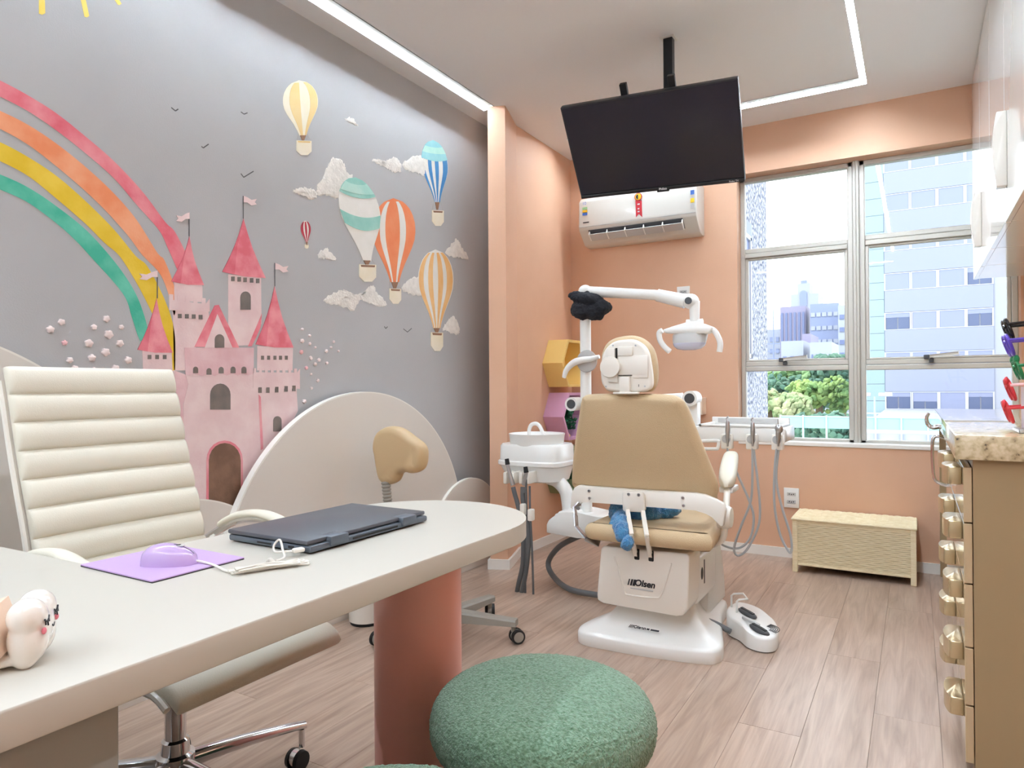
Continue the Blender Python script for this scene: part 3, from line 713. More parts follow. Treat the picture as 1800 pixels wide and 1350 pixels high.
tower('apartment_block', 'hazy pale blocks next to the speckled wing', 1340, 1372, 580, 280., 'tower_white', extra=grid(3, 7, 'tower_blue', 4.5, .5, .4))
mast = at(1359, 530, y=240.); b = B(); b.cyl((mast.x, 240, -20), (mast.x, 240, mast.z), .35, .15, 8)
for k in range(4): b.bar((mast.x-2.2, 240, mast.z-14-k*2.5), (mast.x+2.2, 240, mast.z-14-k*2.5), .3, .3)
tag(b.done('antenna_mast', 'tower_blue', loc=(mast.x, 240, -20)), 'thin antenna mast against the sky beside the speckled wing', 'antenna')
# ground and trees
b = B(); b.box(-400, 300, 8, 700, -32, -30); struct(b.done('ground', 'ground_out', smooth=0), 'city ground far below')
def crown_tree(label, px, py, y, rx, rz, m, seed):
    c = at(px, py, y=y); t = thing('tree', label, 'tree', (c.x, y, -30), 'trees below the window')
    rnd = random.Random(seed); q = B()
    lobes = [(rnd.uniform(0, 2*PI), rnd.uniform(-.1, .8), rnd.uniform(.35, .75), rnd.uniform(.28, .45)) for _ in range(11)]
    for la, lh, lr, ls in lobes:
        lc = Vector((c.x+rx*lr*math.cos(la)*math.sqrt(1-lh*lh*.7), y+rx*.7*lr*math.sin(la), c.z+rz*lh))
        for k in range(34):
            d = Vector((rnd.gauss(0, 1), rnd.gauss(0, 1), rnd.gauss(.3, .8))).normalized()
            s = rnd.uniform(.07, .12)*rx
            q.ell(lc+Vector((d.x*rx, d.y*rx, d.z*rz*1.1))*ls, (s, s, s*.7), (d.x, d.y, la), 1)
    for v in q.bm.verts: v.co += Vector((noise.noise(v.co*2.1), noise.noise(v.co*2.1+Vector((9, 0, 0))), noise.noise(v.co*2.1+Vector((0, 9, 0)))))*.18
    q.done('foliage', m, t, smooth=0)
    q = B(); q.cyl((c.x, y, -30), (c.x, y, c.z), .5, .3, 8); q.done('trunk', 'bark', t)
for i, a in enumerate([
    ('broad yellow-green tree at the left of the lower pane', 1365, 690, 84., 4.8, 2.7, 'leaf_mid'),
    ('tall hazy tree filling the top of the lower pane', 1418, 676, 106., 5.6, 2.6, 'leaf_mid'),
    ('blue-green tree under the window latch', 1402, 708, 74., 3.6, 2.3, 'leaf_dark'),
    ('bright round tree in the middle of the lower pane', 1440, 706, 66., 2.9, 2.0, 'leaf_light'),
    ('dark tree hard against the mullion', 1482, 680, 84., 4.2, 3.0, 'leaf_dark'),
    ('light green tree at the right of the lower pane', 1478, 712, 78., 2.7, 2.1, 'leaf_light'),
    ('tree with pale blossom beside the speckled wing', 1352, 722, 63., 3.4, 1.6, 'leaf_cream'),
    ('dark tree seen below the turquoise fence', 1412, 772, 50., 3.2, 1.5, 'leaf_dark'),
    ('dark tree below the fence near the mullion', 1474, 774, 42., 2.2, 1.2, 'leaf_dark')]): crown_tree(*a, seed=20+i)
# turquoise terrace screen
TY = 30.
fen = thing('terrace_screen', 'turquoise glass screen with thin posts on the terrace outside', 'fence', (0, TY, -6))
a0 = at(1372, 745, y=TY); a1 = at(1490, 742, y=TY); a2 = at(1680, 756, y=TY)
zt, zb_ = at(1490, 733, y=TY).z, at(1490, 754, y=TY).z
for k in range(7):
    x0 = a0.x+(a2.x-a0.x)*k/7; x1 = a0.x+(a2.x-a0.x)*(k+1)/7
    q = B(); q.box(x0+.02, x1-.02, TY, TY+.04, zb_, zt); q.done('panel', 'fence_teal', fen, smooth=0)
    q = B(); q.box(x0-.03, x0+.03, TY-.05, TY+.05, zb_-1, zt+(.18 if k > 2 else .05)); q.done('post', 'fence_post', fen, smooth=0)
q = B(); q.box(a1.x, a2.x, TY-.03, TY+.03, zt+.14, zt+.18); q.box(a0.x, a2.x, TY-.03, TY+.03, zt-.02, zt+.02); q.done('rail', 'fence_post', fen, smooth=0)
ter = B(); ter.box(at(1505, 770, y=TY+.2).x, 14, TY+.1, FYY-.2, -7, at(1600, 757, y=TY).z-.15)
tag(ter.done('terrace', 'facade_white', smooth=0, loc=(4, 40, -7)), 'pale terrace roof in front of the white office block', 'roof')
lp = thing('terrace_lamp', 'twin-headed lamp post on the terrace outside', 'street lamp', (at(1538, 760, y=45.).x, 45, -3))
p0 = at(1538, 760, y=45.); p1 = at(1538, 697, y=45.)
q = B(); q.cyl((p0.x, 45, p0.z-1.5), (p0.x, 45, p1.z), .07, .05, 8); q.done('pole', 'fence_post', lp)
for s in (-1, 1):
    q = B(); q.box(p0.x+s*.55-.35, p0.x+s*.55+.35, 44.8, 45.2, p1.z, p1.z+.22, .03, 1); q.done('lamp_head', 'facade_frame', lp)

# ------------------------------------------------------------------ television on its ceiling pole
TVc = Vector((-1.0633, 3.1231, 2.207)); W_, H_ = .807, .476
Rtv = Matrix.Rotation(.0873, 3, 'Z') @ Matrix.Rotation(.7447, 3, 'X') @ Matrix.Rotation(.02264, 3, 'Y')
def tvp(x, y, z): return TVc+Rtv @ Vector((x, y, z))
tv = thing('television', 'black flat television tilted down on a ceiling pole', 'television', (-1.0, 3.18, ZC))
b = B(); b.obox(tvp(0, .018, 0), (W_, .034, H_), Rtv, .004, 2); b.obox(tvp(0, .045, -.05), (W_*.7, .03, H_*.6), Rtv, .01, 2); b.done('housing', 'tv_bezel', tv)
b = B(); b.obox(tvp(0, .0005, .008), (W_-.012, .003, H_-.028), Rtv, 0); b.done('screen', 'screen', tv, smooth=0)
b = B(); b.obox(tvp(0, -.001, -H_/2+.009), (W_-.004, .008, .017), Rtv, .002, 1); bez = b.done('bottom_bezel', 'tv_bezel', tv)
b = B(); b.obox(tvp(.02, -.003, -H_/2-.002), (.06, .012, .008), Rtv, .002, 1); b.done('sensor', 'black_gloss', tv)
rx, uz = Rtv @ Vector((1, 0, 0)), Rtv @ Vector((0, 0, 1))
text('logo', 'Philco', 'ink_white', tvp(.02, -.0055, -H_/2+.009), rx, uz, .016, bez, True)
text('logo', 'Roku TV', 'ink_white', tvp(W_/2-.05, -.0055, -H_/2+.009), rx, uz, .012, bez)
b = B(); b.box(-1.022, -.978, 3.17, 3.21, 2.26, ZC, .003, 1); b.done('pole', 'dark_metal', tv)
b = B(); b.box(-1.035, -.965, 3.155, 3.225, ZC-.005, ZC, .002, 1); b.done('ceiling_plate', 'white_paint', tv)
for sx_ in (-.1, .118):
    b = B(); b.obox(tvp(sx_, .05, .03), (.032, .025, H_*.86+.1), Rtv, .002, 1); b.done('bracket_arm', 'dark_metal', tv)
b = B(); b.bar(tvp(-.19, .075, .0), tvp(.1, .075, .0), .03, .05); b.bar((-1.0, 3.19, 2.27), tvp(-.03, .08, 0.02), .04, .04); b.done('mount', 'dark_metal', tv)

# ------------------------------------------------------------------ air conditioner
AX0, AX1, AZ0, AZ1 = -2.01, -1.192, 2.05, 2.375
ac = thing('air_conditioner', 'white split air conditioner on the salmon wall under the television', 'air conditioner', (-1.6, YB, AZ0))
prof = [(YB, AZ1), (YB-.16, AZ1), (YB-.19, AZ1-.03), (YB-.195, AZ0+.13), (YB-.19, AZ0+.095), (YB-.10, AZ0+.01), (YB-.06, AZ0), (YB, AZ0)]
b = B(); b.prism([(AX0, y, z) for y, z in prof], (AX1-AX0, 0, 0), .006, 2); body = b.done('body', 'ac_white', ac)
b = B(); b.prism([(AX0+.07, y, z) for y, z in ((YB-.1945, AZ0+.092), (YB-.14, AZ0+.036), (YB-.136, AZ0+.04), (YB-.188, AZ0+.096))], (AX1-AX0-.16, 0, 0)); b.done('outlet', 'plastic_dark', ac, smooth=0)
b = B(); b.prism([(AX0+.075, y, z) for y, z in ((YB-.2, AZ0+.062), (YB-.155, AZ0+.026), (YB-.15, AZ0+.03), (YB-.194, AZ0+.066))], (AX1-AX0-.17, 0, 0)); b.done('louvre', 'plastic_grey', ac, smooth=0)
for k in range(6):
    xx = AX0+.075+(AX1-AX0-.17)*k/5; b = B(); b.prism([(xx, y, z) for y, z in ((YB-.203, AZ0+.063), (YB-.158, AZ0+.025), (YB-.15, AZ0+.03), (YB-.19, AZ0+.086))], (.006, 0, 0)); b.done('louvre_rib', 'plastic_white', ac, smooth=0)
b = B(); b.box(AX0+.005, AX1-.005, YB-.197, YB-.193, AZ0+.118, AZ0+.121); b.done('panel_gap', 'plastic_grey', ac, smooth=0)
yy = YB-.1962
b = B(); xr_ = at(1122, 350, y=yy).x
def rib(px, py): return at(px, py, y=yy)
b.prism([rib(1117, 352), rib(1128, 352), rib(1129, 382), rib(1123, 376), rib(1118, 382)], (0, -.001, 0)); b.done('award_ribbon', 'red_tag', ac, smooth=0)
c = rib(1122, 346); b = B(); b.lathe([(.026, yy-.003), (.026, yy)], (c.x, 0, c.z), 'y', 24); b.done('award_badge', 'red_tag', ac, smooth=0)
b = B(); b.lathe([(.021, yy-.004), (.021, yy-.002)], (c.x, 0, c.z), 'y', 24); b.done('award_badge', 'yellow_tag', ac, smooth=0)
b = B(); b.prism([(c.x+.0155*math.cos(a), yy-.005, c.z+.0155*math.sin(a)) for a in [PI/2+PI*k/12 for k in range(13)]], (0, .0015, 0)); b.done('award_badge', 'ink', ac, smooth=0)
for z_, w_ in ((359, .016), (367, .012), (372, .014)):
    p = rib(1122.5, z_); b = B(); b.box(p.x-w_/2, p.x+w_/2, yy-.002, yy, p.z-.004, p.z+.004); b.done('ribbon_print', 'ink_white', ac, smooth=0)
p = rib(1027, 358); text('energy_label', '10', 'sticker_blue', (p.x, yy-.001, p.z), (1, 0, 0), (0, 0, 1), .03, ac)
p = rib(1028, 374)
for k, m in enumerate(('sticker_green', 'yellow_tag', 'sticker_blue')):
    b = B(); b.box(p.x-.018, p.x+.018, yy-.001, yy+.001, p.z+.022-k*.02, p.z+.038-k*.02); b.done('energy_label', m, ac, smooth=0)
p = rib(1030, 391); b = B(); b.box(p.x-.022, p.x+.022, yy-.001, yy+.001, p.z-.003, p.z+.003); b.done('logo', 'ink', ac, smooth=0)
for pyy, m in ((338, 'sticker_blue'), (352, 'yellow_tag'), (362, 'plastic_grey')):
    p = rib(1217, pyy); b = B(); b.box(p.x-.012, p.x+.012, yy-.001, yy+.001, p.z-.014, p.z+.014); b.done('side_sticker', m, ac, smooth=0)

# ------------------------------------------------------------------ wall cabinets on the right
UX, UZ = .277, 1.643
def bow_handle(parent, c, along, out, L=.25, w=.05, pr=.042, m='handle_white'):
    """bow-shaped grip: c centre on the face, along = long axis, out = away from the face"""
    c, al, ou = Vector(c), Vector(along), Vector(out); sd = al.cross(ou); n = 14
    oo = [c+al*(2*k/n-1)*L/2+ou*pr*(1-abs(2*k/n-1)**2*.32) for k in range(n+1)]
    q = B(); q.prism([p-sd*w/2 for p in [c-al*L/2]+oo+[c+al*L/2]], sd*w, .003, 2); return q.done('handle', m, parent, smooth=50)
cabs = [(4.53, 4.045), (4.04, 3.541), (3.536, 2.982), (2.977, 2.43)]
words = ['farthest from the camera, against the window', 'with the lower handle in view', 'in the middle of the row', 'nearest to the camera, with the large handle']
for (y1, y0), wd in zip(cabs, words):
    t = thing('wall_cabinet', 'glossy white wall cabinet %s' % wd, 'cabinet', (.49, (y0+y1)/2, UZ), 'white wall cabinets')
    b = B(); b.box(UX+.02, XR-.002, y0, y1, UZ, ZC-.002); b.done('body', 'cab_white', t, smooth=0)
    b = B(); b.box(UX, UX+.018, y0+.001, y1-.001, UZ-.004, ZC-.004, .0015, 1); d = b.done('door', 'cab_white', t, smooth=0)
    hy = {4.53: None, 4.04: 3.99, 3.536: None, 2.977: 2.93}[y1]
    if hy: bow_handle(d, (UX, hy, at(1716, 408, x=UX).z if hy > 3.5 else at(1752, 306, x=UX).z), (0, 0, 1), (-1, 0, 0), .26)
# ------------------------------------------------------------------ base cabinets and worktop
CX, CZ = .11, .93
b = B(); b.box(.09, XR-.002, 2.225, YB-.016, CZ-.067, CZ, .004, 2)
tag(b.done('worktop', 'granite', loc=(.4, 3.4, CZ-.067)), 'cream granite worktop with dark flecks along the right wall', 'worktop')
zs = [.842, .688, .521, .347, .188, .03]
for (y0, y1), wd in (((2.25, 2.66), 'nearest to the camera, under the granite end'), ((2.664, 3.08), 'second from the camera')):
    t = thing('drawer_unit', 'taupe drawer unit with five bow handles, %s' % wd, 'cabinet', (.41, (y0+y1)/2, 0), 'drawer units under the worktop')
    b = B(); b.box(CX+.022, XR-.004, y0, y1, 0, CZ-.068); b.done('carcass', 'cab_taupe', t, smooth=0)
    for k in range(5):
        b = B(); b.box(CX, CX+.02, y0+.001, y1-.001, zs[k+1]+.002, zs[k]-.002, .0015, 1); d = b.done('drawer', 'cab_gloss', t, smooth=0)
        bow_handle(d, (CX, (y0+y1)/2-.06, zs[k]-.033), (0, 1, 0), (-1, 0, 0), .16, .05, .046, 'handle_gold')
t = thing('base_cabinet', 'taupe base cabinet with a chrome bow handle at the far end of the worktop', 'cabinet', (.41, 3.3, 0))
b = B(); b.box(CX+.022, XR-.004, 3.084, 3.5, 0, CZ-.068); b.done('carcass', 'cab_taupe', t, smooth=0)
b = B(); b.box(CX, CX+.02, 3.085, 3.499, .03, .842, .0015, 1); d = b.done('door', 'cab_gloss', t, smooth=0)
b = B(); b.tube([(CX, 3.46, .865-.03), (CX-.035, 3.46, .845), (CX-.05, 3.46, .82), (CX-.05, 3.46, .72), (CX-.04, 3.46, .655), (CX, 3.46, .635)], .007, 10, 5); b.done('handle', 'chrome', d)
b = B(); b.box(CX, XR-.004, YB-.06, YB-.018, 0, CZ-.068); tag(b.done('support_panel', 'cab_taupe', smooth=0, loc=(.4, YB-.04, 0)), 'taupe end panel under the worktop against the window wall', 'panel')
b = B(); b.tube([(.105, 3.98, .862), (.07, 3.98, .855), (.05, 3.98, .87), (.045, 3.98, .9), (.055, 3.98, .925)], .012, 10, 5, rr=lambda t: .013-.006*t)
tag(b.done('towel_hook', 'chrome', loc=(.1, 3.98, .86)), 'small chrome hook under the edge of the worktop', 'hook')

# ------------------------------------------------------------------ children's sunglasses on a stand
SY = 2.42
st = thing('eyewear_stand', 'clear acrylic stand holding five pairs of small sunglasses', 'display stand', (.3, SY, CZ))
b = B(); b.box(.245, .42, SY-.07, SY+.07, CZ, CZ+.012, .003, 1); b.done('base', 'acrylic', st)
b = B(); b.box(.3, .315, SY-.012, SY+.012, CZ+.012, CZ+.42, .002, 1); b.done('post', 'acrylic', st)
b = B(); b.box(.262, .345, SY+.03, SY+.036, CZ+.012, CZ+.13); b.done('back_card', 'paper', st, smooth=0)
gl = [('black', 'black_gloss', 1.215, 'rounded black sunglasses at the top of the stand'), ('purple', 'toy_purple', 1.125, 'purple sunglasses second from the top of the stand'),
      ('green', 'toy_green', 1.06, 'green frog-like sunglasses in the middle of the stand'), ('red', 'toy_red', 1.0, 'red sunglasses with pink temples'), ('red', 'toy_red', .95, 'lowest red sunglasses with a silver hinge')]
for i, (nm, m, z_, lb) in enumerate(gl):
    pxl = (1768, 1769, 1786, 1772, 1768)[i]; pyl = (578, 606, 650, 685, 725)[i]
    p = at(pxl, pyl, y=SY-.05); x0, z0 = p.x, p.z
    t = thing('sunglasses', lb, 'sunglasses', (x0, SY, z0), 'sunglasses on the stand')
    for s in (-1, 1):
        yc = SY+s*.034; q = B(); ring = []
        pts = [Vector((x0+.018*(1-(zz/.028))*.5, yc+math.cos(a)*.028, z0+zz)) for a in [2*PI*k/20 for k in range(20)] for zz in [math.sin(a)*(.028 if i != 2 else .024)]]
        q.tube(pts+[pts[0]], .0045, 8); fr = q.done('rim', m, t)
        q = B(); q.poly(pts); q.done('lens', 'plastic_dark' if i in (0,) else 'acrylic', fr, smooth=0)
        q = B(); q.tube([(x0+.004, SY+s*.064, z0+.012), (x0+.06, SY+s*.066, z0+.016), (x0+.1, SY+s*.064, z0+.012), (x0+.125, SY+s*.062, z0-.012)], .004, 8, 4); q.done('temple', m if i != 3 else 'plaster_flower_pink', t)
    q = B(); q.tube([(x0+.003, SY-.008, z0+.006), (x0, SY, z0+.011), (x0+.003, SY+.008, z0+.006)], .004, 8, 3); q.done('bridge', m, t)
    if i == 2:
        for s in (-1, 1): q = B(); q.ell((x0+.002, SY+s*.04, z0+.03), (.008, .012, .012)); q.done('ornament', m, t)
    if i > 2:
        q = B(); q.ell((x0-.004, SY-.05, z0+.024), (.006, .013, .013)); q.done('ornament', m, t)
# ------------------------------------------------------------------ desk
DX0, DX1, DZ = -1.31, -.787, .75
desk = thing('desk', 'white desk with a rounded end on a pink column leg', 'desk', (-1.05, .6, 0))
cxd, R_ = (DX0+DX1)/2, (DX1-DX0)/2
end = [(cxd+R_*math.cos(a), 1.33+R_*math.sin(a)) for a in [PI*k/40 for k in range(41)]]
pts = [(DX1, -.7)]+end+[(DX0, .69), (-1.33, .682), (-2.2, .665), (-2.2, -.7)]
b = B(); b.prism([(x, y, DZ-.042) for x, y in pts], (0, 0, .042), .003, 2); b.done('desktop', 'desk_white', desk)
b = B(); b.lathe([(.100, 0), (.107, .004), (.107, DZ-.042)], (-1.062, 1.34, 0), 'z', 48); b.done('column_leg', 'desk_pink', desk, smooth=50)
b = B(); b.box(-1.27, -.805, -.6, .458, 0, DZ-.042, .002, 1); b.done('pedestal', 'desk_grey', desk)
b = B(); b.box(-2.19, -2.15, -.6, .6, 0, DZ-.042, .002, 1); b.done('side_panel', 'desk_grey', desk)
# laptop
lap = thing('laptop', 'closed grey laptop lying on the white desk', 'laptop', (-1.12, 1.115, DZ))
b = B(); b.box(-1.24, -1.0, .935, 1.3, DZ+.003, DZ+.016, .004, 2); b.done('base', 'laptop_body', lap)
b = B(); b.box(-1.242, -1.008, .934, 1.301, DZ+.0172, DZ+.026, .003, 2); lid = b.done('lid', 'laptop_lid', lap)
for y0, y1 in ((.985, 1.035), (1.205, 1.255)):
    b = B(); b.box(-1.03, -.995, y0, y1, DZ+.006, DZ+.0265, .004, 2); b.done('hinge', 'laptop_body', lap)
b = B(); b.box(-1.003, -.9985, 1.05, 1.19, DZ+.008, DZ+.012); b.done('vent', 'rubber_black', lap, smooth=0)
for y_ in (.96, 1.27):
    for x_ in (-1.22, -1.02): b = B(); b.cyl((x_, y_, DZ), (x_, y_, DZ+.004), .006, seg=10); b.done('foot', 'rubber_black', lap)
b = B(); b.box(-1.06, -1.045, .9335, .936, DZ+.007, DZ+.012); b.box(-1.15, -1.11, .9335, .936, DZ+.008, DZ+.011); b.done('port', 'rubber_black', lap, smooth=0)
# mouse, pad, cable
b = B(); b.box(-1.302, -1.085, .672, .852, DZ+.0017, DZ+.0042, .0006, 1)
pad = b.done('mouse_pad', 'pad_lilac', loc=(-1.19, .76, DZ)); tag(pad, 'flat lilac mouse pad on the desk', 'mouse pad')
b = B(); b.box(-1.302, -1.085, .672, .852, DZ, DZ+.0016, .0005, 1); b.done('rubber_backing', 'rubber_black', pad)
mo = thing('computer_mouse', 'glossy lilac mouse resting on the mouse pad', 'mouse', (-1.165, .755, DZ+.003))
ca, sa = math.cos(.55), math.sin(.55)
def mp_(u, v, w): return Vector((-1.165+ca*u-sa*v, .755+sa*u+ca*v, DZ+.003+w))
b = B(); rs = []
for k in range(17):
    u = -1+2*k/16; a = math.sqrt(max(1-u*u, .0004)); hw = .029*a**.7*(1-.06*u); hh = .037*(a**.75)*(1-.16*u); ring = []
    for j in range(24):
        t_ = 2*PI*j/24; z_ = math.sin(t_); ring.append(mp_(u*.05, hw*math.cos(t_)*(abs(math.cos(t_))**-.25 if abs(math.cos(t_)) > .2 else 1.4), max(hh*z_, 0)*1.0+.0005))
    rs.append(ring)
b.rings(rs); b.done('shell', 'lilac_gloss', mo, smooth=60)
b = B(); b.tube([mp_(u_, 0, .0375*(max(1-(u_/.05)**2, .0004)**.375)*(1-.16*u_/.05)+.0003) for u_ in (.008, .014, .02, .026, .032, .038, .044)], .0007, 6); b.done('button_seam', 'plastic_dark', mo)
b = B(); b.cyl(mp_(.016, -.004, .0285), mp_(.016, .004, .0285), .007, seg=16); b.done('scroll_wheel', 'rubber_black', mo)
b = B(); b.obox(mp_(.016, 0, .0335), (.02, .012, .002), Matrix.Rotation(.55, 3, 'Z'), .001, 1); b.done('wheel_slot', 'plastic_grey', mo)
b = B(); b.tube([mp_(.044, 0, .006), mp_(.06, -.002, .004), (-1.075, .782, DZ+.006), (-1.03, .775, DZ+.003), (-1.0, .783, DZ+.003)], .0022, 8, 6)
rnd = random.Random(4)
for k in range(7):
    a, c = Vector((-1.012, .772, 0)), Vector((-.962, .872, 0)); sd = Vector((.89, -.45, 0)); d_ = Vector((.45, .89, 0))
    w0, w1 = rnd.uniform(-.012, .008), rnd.uniform(-.012, .008); h0, h1 = DZ+.002+.0016*k, DZ+.002+.0012*((k*3) % 7); e0, e1 = rnd.uniform(-.012, .01), rnd.uniform(-.012, .012)
    b.tube([a+sd*w0+d_*e0+Vector((0, 0, h0)), (a+c)/2+sd*(w0*.4+w1*.4+.003)+Vector((0, 0, h0*.5+h1*.5)), c+sd*w1+d_*e1+Vector((0, 0, h1)), c+sd*(w1+.006)+d_*(e1+.005)+Vector((0, 0, h1)), c+sd*(w1+.011)+d_*e1+Vector((0, 0, h1)), (a+c)/2+sd*(w1*.5+.008)+Vector((0, 0, h0+.001)), a+sd*(w0+.009)+d_*e0+Vector((0, 0, h0))], .0017, 8, 6)
b.tube([(-.982, .835, DZ+.006), (-.99, .832, DZ+.016), (-.999, .83, DZ+.006)], .0035, 8, 5)
b.tube([(-.985, .84, DZ+.012), (-1.0, .872, DZ+.01), (-1.03, .895, DZ+.014), (-1.05, .905, DZ+.03), (-1.06, .9, DZ+.02), (-1.05, .893, DZ+.01), (-1.03, .9, DZ+.011), (-1.02, .908, DZ+.0115)], .0021, 8, 6)
cab = b.done('cable', 'cable_white', mo)
b = B(); b.obox((-1.015, .919, DZ+.0115), (.013, .022, .008), (0, 0, -.3), .002, 1); b.done('plug', 'cable_white', mo)
# tooth-shaped card holder
tx, ty = -.9, .41
th = thing('card_holder', 'glossy tooth-shaped card holder with sleepy eyes at the left desk edge', 'card holder', (tx, ty, DZ))
fd = Vector((.62, .78, 0)).normalized(); sdv = Vector((fd.y, -fd.x, 0))
def tp(u, v, w): return Vector((tx, ty, DZ))+fd*u+sdv*v+Vector((0, 0, w*.88))
Rt = Matrix((fd, sdv, Vector((0, 0, 1)))).transposed()
q = B()
for u, v, w, r in ((0, -.019, .066, (.021, .022, .022)), (0, .019, .066, (.021, .022, .022)), (0, 0, .048, (.022, .037, .03)), (0, -.016, .036, (.021, .022, .03)), (0, .016, .036, (.021, .022, .03)), (-.002, -.02, .019, (.015, .014, .019)), (-.002, .02, .019, (.015, .014, .019)), (-.034, 0, .01, (.034, .032, .009)), (-.06, 0, .01, (.03, .032, .009))):
    q.ell(tp(u, v, w), r, Rt, 3)
tooth = q.done('tooth', 'ceramic', th, smooth=180)
rm = tooth.modifiers.new('remesh', 'REMESH'); rm.mode = 'VOXEL'; rm.voxel_size = .002; rm.use_smooth_shade = True
sm = tooth.modifiers.new('smooth', 'SMOOTH'); sm.iterations = 20; sm.factor = .5
for s in (-1, 1):
    b = B(); arc = [tp(.0205-abs(a_-s*.02)*.1, a_, .064-.006*math.cos((a_-s*.02)/.009*1.4)) for a_ in [s*.02-.009+.018*k/8 for k in range(9)]]
    b.tube(arc, .0011, 6)
    for k in (1, 4, 7): b.tube([arc[k], arc[k]+Vector((0, 0, -.005))+fd*.0005], .0009, 6)
    b.done('eyelid', 'ink', th)
    b = B(); b.ell(tp(.0185, s*.027, .048), (.0025, .005, .004), Rt, 2); b.done('cheek', 'paint_pink', th)
b = B(); b.tube([tp(.021, -.005, .048), tp(.0215, 0, .045), tp(.021, .005, .048)], .0011, 6, 4); b.done('mouth', 'ink', th)
cd = [('business_card', 'paper_warm', 0., 'thick stack of peach business cards in the tooth holder', .014, .05), ('business_card', 'paper', -.03, 'white business card sticking up behind the tooth holder', .001, .085)]
for nm, m, du, lb, t_, hh in cd:
    b = B(); b.obox(tp(-.034+du, .0, .024+hh/2), (t_, .085, hh), Rt @ Matrix.Rotation(-.3, 3, 'Y'), .0004, 1)
    o = b.done(nm, m, loc=tp(-.034+du, 0, .02)); tag(o, lb, 'cards')
# ------------------------------------------------------------------ office chair
OY0, OY1 = .824, 1.266; OCY = (OY0+OY1)/2
oc = thing('office_chair', 'white ribbed leather office chair behind the desk', 'chair', (-1.6, 1.05, 0))
path = spline([(-1.945, 0, 1.125), (-1.915, 0, 1.03), (-1.87, 0, .88), (-1.82, 0, .74), (-1.785, 0, .62), (-1.74, 0, .52), (-1.66, 0, .465), (-1.55, 0, .447), (-1.43, 0, .455), (-1.31, 0, .46), (-1.25, 0, .435)], 24)
L_ = [0]
for i in range(1, len(path)): L_.append(L_[-1]+(path[i]-path[i-1]).length)
def along(s):
    s = min(max(s, 0), L_[-1]-1e-6)
    i = max(k for k in range(len(L_)-1) if L_[k] <= s); f = (s-L_[i])/(L_[i+1]-L_[i]); p = path[i].lerp(path[i+1], f)
    t_ = (path[min(i+2, len(path)-1)]-path[max(i-1, 0)]).normalized(); return p, Vector((-t_.z, 0, t_.x))   # normal towards the sitter
nr = 16
for k in range(nr):
    s0, s1 = L_[-1]*k/nr, L_[-1]*(k+1)/nr; rs = []; M_ = 9
    ring = []
    for j in range(M_+1):
        f = j/M_; p, n = along(s0+(s1-s0)*f); n = -n if n.dot(Vector((1, 0, 1))) < 0 else n
        ring.append((p, n, .012+.013*math.sqrt(max(math.sin(PI*f), 0))))
    sec = [p+n*h for p, n, h in ring]+[p-n*.008 for p, n, h in reversed(ring)]
    wd = .5*(OY1-OY0); b = B()
    ys = [-1, -.985, -.95, -.6, 0, .6, .95, .985, 1]
    for u in ys:
        e = .35 if abs(u) == 1 else (.75 if abs(u) > .98 else 1); bow = -.014*(1-u*u) if k < 9 else 0
        rs.append([Vector((v.x+bow, OCY+u*wd, v.z)) if 0 else Vector(((ring[min(j, 2*M_+1-j)][0].x+(v-ring[min(j, 2*M_+1-j)][0]).x*e)+bow, OCY+u*wd, ring[min(j, 2*M_+1-j)][0].z+(v-ring[min(j, 2*M_+1-j)][0]).z*e)) for j, v in enumerate(sec)])
    b.rings(rs); b.done('padding_rib', 'leather_white', oc, smooth=60)
for s in (-1, 1):
    yy_ = OCY+s*(OY1-OY0)/2*1.02; b = B()
    rail = [Vector((p.x-.016, yy_, p.z-.004)) for p in path[10::16]]; b.tube(rail, .008, 8, 3); b.done('side_rail', 'plastic_ivory', oc)
    ya = OCY+s*.262
    ar = [(-1.80, ya-s*.02, .632), (-1.77, ya, .655), (-1.69, ya+s*.006, .69), (-1.58, ya+s*.006, .70), (-1.47, ya+s*.004, .67), (-1.40, ya, .60), (-1.385, ya, .53), (-1.43, ya-s*.015, .45)]
    b = B(); b.tube(ar, .012, 10, 6); b.done('arm_loop', 'chrome', oc)
    top = spline([(p[0], p[1], p[2]+.014) for p in ar[1:6]], 8); rs = []
    for i, p in enumerate(top):
        tg = (top[min(i+1, len(top)-1)]-top[max(i-1, 0)]).normalized(); n = Vector((-tg.z, 0, tg.x)); n = n if n.z > 0 else -n; w = .021*min(1, .55+4*min(i, len(top)-1-i)/len(top))
        rs.append([p+Vector((0, math.cos(a)*w, 0))+n*math.sin(a)*.011 for a in [2*PI*j/14 for j in range(14)]])
    b = B(); b.rings(rs); b.done('arm_pad', 'leather_white', oc, smooth=60)
b = B(); b.box(-1.68, -1.5, OCY-.16, OCY+.16, .395, .425, .008, 2); b.done('seat_plate', 'dark_metal', oc)
b = B(); b.cyl((-1.49, 1.17, .415), (-1.40, 1.21, .41), .006, seg=8); b.cyl((-1.40, 1.21, .41), (-1.37, 1.225, .405), .012, seg=10); b.done('tilt_lever', 'dark_metal', oc)
b = B(); b.cyl((-1.56, 1.2, .36), (-1.56, 1.2, .4), .03, seg=20); b.done('tension_knob', 'rubber_black', oc)
hub = Vector((-1.6, 1.05, 0))
b = B(); b.lathe([(.025, .39), (.025, .2), (.032, .195), (.034, .165), (.045, .16), (.045, .1), (.04, .085)], hub, 'z', 28); b.done('gas_column', 'chrome', oc)
